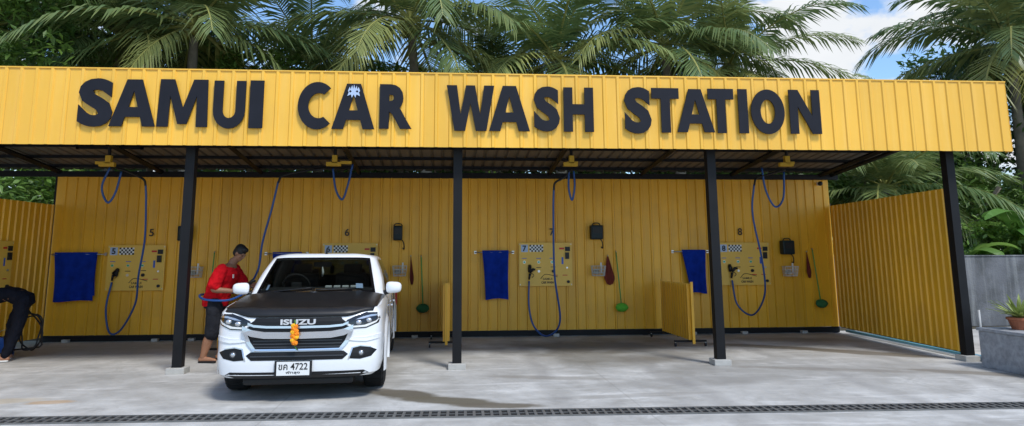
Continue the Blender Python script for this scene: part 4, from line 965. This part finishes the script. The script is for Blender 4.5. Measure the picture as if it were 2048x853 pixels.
for i in range(18000):
    x=rw.uniform(-34,52); hmax=5.4+1.6*mnoise.noise(Vector((x*.22,0,0)))+ (1.2 if x<6 else 0)+(1.6 if x<-3 else 0) ; z=hmax*rw.random()**.7+rw.uniform(-.3,.3); y=21+rw.uniform(-2,2)+1.5*mnoise.noise(Vector((x*.5,z*.5,3)))
    q=Vector((x,y,z)); a=Vector((rw.uniform(-1,1),rw.uniform(-.4,.4),rw.uniform(-.8,.6))).normalized(); b=a.cross(Vector((rw.uniform(-.3,.3),1,rw.uniform(-.5,.5)))).normalized(); l=rw.uniform(.4,.85)
    o=len(V); V+=[q-a*l*.5,q+b*l*.22,q+a*l*.5,q-b*l*.22]; tt=max(0,min(1,.25+.4*mnoise.noise(q*.6))); T+=[tt]*4; F.append((o,o+1,o+2,o+3))
o=mk("distant_wood",V,F,LEAF); settint(o.data,T); o["kind"]="stuff"; o["label"]="dense dark green wood of mixed tropical trees"; o["category"]="woodland"
V=[];F=[];T=[]
for i in range(9000):
    right=rw.random()<.6; x=rw.uniform(12.6,26) if right else rw.uniform(-12,-4.3); y=rw.uniform(5.6,8.5); z=rw.random()*(2.1+.9*mnoise.noise(Vector((x*.6,y*.4,9)))); q=Vector((x,y,z))
    a=Vector((rw.uniform(-1,1),rw.uniform(-1,1),rw.uniform(-.3,1))).normalized(); b=a.cross(Vector((rw.uniform(-1,1),rw.uniform(-1,1),.3))).normalized(); l=rw.uniform(.12,.3)
    o=len(V); V+=[q-a*l*.5,q+b*l*.22,q+a*l*.5,q-b*l*.22]; tt=max(0,min(1,.6+.6*mnoise.noise(q*.9))); T+=[tt]*4; F.append((o,o+1,o+2,o+3))
o=mk("undergrowth",V,F,LEAF); settint(o.data,T); o["kind"]="stuff"; o["label"]="bright green bushy undergrowth behind the walls"; o["category"]="undergrowth"
def banana(x,y,z,s,seed):
    rnd=random.Random(seed); t=thing("banana_plant","broad leaved banana plant behind grey wall","banana plant",(x,y,0),group="banana plants behind the wall")
    tube("stem",[(0,0,0),(.03,0,z*.6),(0,0,z)],[.12,.10,.06],mat("banana_stem",(.16,.2,.06),.7),t,10)
    V=[];F=[];T=[]
    for i in range(9):
        az=i*2.4+rnd.uniform(-.3,.3); e=rnd.uniform(.5,1.3); L=s*rnd.uniform(1.3,1.9); p=Vector((0,0,z)); N=12; b0=len(V); side=Vector((-math.sin(az),math.cos(az),0)); tt=rnd.uniform(.1,.9)
        for k in range(N+1):
            w=.30*s*math.sin(math.pi*min(1,.06+k/N*.94))**.6; V+=[p-side*w-Vector((0,0,.08*s)),p,p+side*w-Vector((0,0,.08*s))]; T+=[tt]*3
            d=Vector((math.cos(az)*math.cos(e),math.sin(az)*math.cos(e),math.sin(e))); p=p+d*L/N; e-=1.9/N
        for k in range(N):
            q=b0+3*k; F+=[(q,q+1,q+4,q+3),(q+1,q+2,q+5,q+4)]
    o=mk("leaves",V,F,BANANA,t); settint(o.data,T)
banana(20.6,7.0,2.6,1.2,3); banana(18.6,6.2,2.1,1.1,4); banana(22.3,6.2,2.2,1.1,5); banana(16.9,6.0,1.5,.85,9); banana(19.8,5.9,1.7,.9,11)
gf=thing("grey_fence","grey corrugated metal fence beyond yellow side wall","fence",(-9,6.6,0)); v,f=corrg(8,2.9,.2); mk("fence_sheet",v,f,mat("grey_fence_sheet",(.30,.32,.34),.5,.2,.1,2),gf,loc=(-4,0,0))
# ------------------------------------------------------------------ light, sky, camera
sdir=Vector((.36,-.66,1.05)).normalized()
el=math.asin(sdir.z); az=math.atan2(sdir.x,sdir.y)
sl=bpy.data.lights.new("sun",'SUN'); sl.energy=3.0; sl.angle=math.radians(12); sl.color=(1,.96,.90); so=bpy.data.objects.new("sun",sl); so.rotation_euler=sdir.to_track_quat('Z','Y').to_euler(); link(so)
w=bpy.data.worlds.new("World"); sc.world=w; w.use_nodes=True; nt=w.node_tree; bg=nt.nodes["Background"]; L=nt.links.new
sky=nt.nodes.new("ShaderNodeTexSky"); sky.sky_type='NISHITA'; sky.sun_disc=False; sky.sun_elevation=el; sky.sun_rotation=az; sky.air_density=1.0; sky.dust_density=.5; sky.ozone_density=1.5
sk=nt.nodes.new("ShaderNodeVectorMath"); sk.operation='MULTIPLY'; sk.inputs[1].default_value=(1.15,1.35,1.5); L(sky.outputs[0],sk.inputs[0])
tc=nt.nodes.new("ShaderNodeTexCoord"); mp=nt.nodes.new("ShaderNodeMapping"); mp.inputs["Scale"].default_value=(1,1,1.6); mp.inputs["Location"].default_value=(.75,.3,.5); L(tc.outputs["Generated"],mp.inputs[0])
n=nt.nodes.new("ShaderNodeTexNoise"); n.inputs["Scale"].default_value=6.5; n.inputs["Detail"].default_value=9; n.inputs["Roughness"].default_value=.55; L(mp.outputs[0],n.inputs["Vector"])
dt=nt.nodes.new("ShaderNodeVectorMath"); dt.operation='DOT_PRODUCT'; L(tc.outputs["Generated"],dt.inputs[0]); dt.inputs[1].default_value=tuple(Vector((.66,1,.30)).normalized())
bs=nt.nodes.new("ShaderNodeMapRange"); bs.interpolation_type='SMOOTHSTEP'; bs.inputs[1].default_value=.988; bs.inputs[2].default_value=.999; bs.inputs[3].default_value=0; bs.inputs[4].default_value=.14; L(dt.outputs["Value"],bs.inputs[0])
ad=nt.nodes.new("ShaderNodeMath"); ad.operation='ADD'; L(n.outputs["Fac"],ad.inputs[0]); L(bs.outputs[0],ad.inputs[1])
r=nt.nodes.new("ShaderNodeMapRange"); r.interpolation_type='SMOOTHSTEP'; r.inputs[1].default_value=.52; r.inputs[2].default_value=.62; L(ad.outputs[0],r.inputs[0])
n2=nt.nodes.new("ShaderNodeTexNoise"); n2.inputs["Scale"].default_value=9; n2.inputs["Detail"].default_value=6; L(mp.outputs[0],n2.inputs["Vector"])
cm=nt.nodes.new("ShaderNodeMix"); cm.data_type='RGBA'; L(n2.outputs["Fac"],cm.inputs[0]); cm.inputs[6].default_value=(5.0,5.3,5.7,1); cm.inputs[7].default_value=(6.8,6.9,7.0,1)
mx=nt.nodes.new("ShaderNodeMix"); mx.data_type='RGBA'; L(r.outputs[0],mx.inputs[0]); L(sk.outputs[0],mx.inputs[6]); L(cm.outputs[2],mx.inputs[7]); L(mx.outputs[2],bg.inputs[0]); bg.inputs[1].default_value=.15
cd=bpy.data.cameras.new("camera"); cam=bpy.data.objects.new("camera",cd); link(cam); sc.camera=cam
cam.location=(3.844,-10.615,1.637)
Mz=Matrix.Rotation(-.0744,3,'Z')@Matrix.Rotation(math.pi/2+.158,3,'X')@Matrix.Rotation(-.0041,3,'Z'); cam.rotation_euler=Mz.to_euler()
cd.sensor_width=36; cd.lens=36*1381.8/2048; cd.shift_x=(1024-997.5)/2048; cd.shift_y=-(426.5-293)/2048; cd.clip_end=2000; cd.clip_start=.05
sc.view_settings.view_transform='Standard'; sc.view_settings.look='None'; sc.view_settings.exposure=0
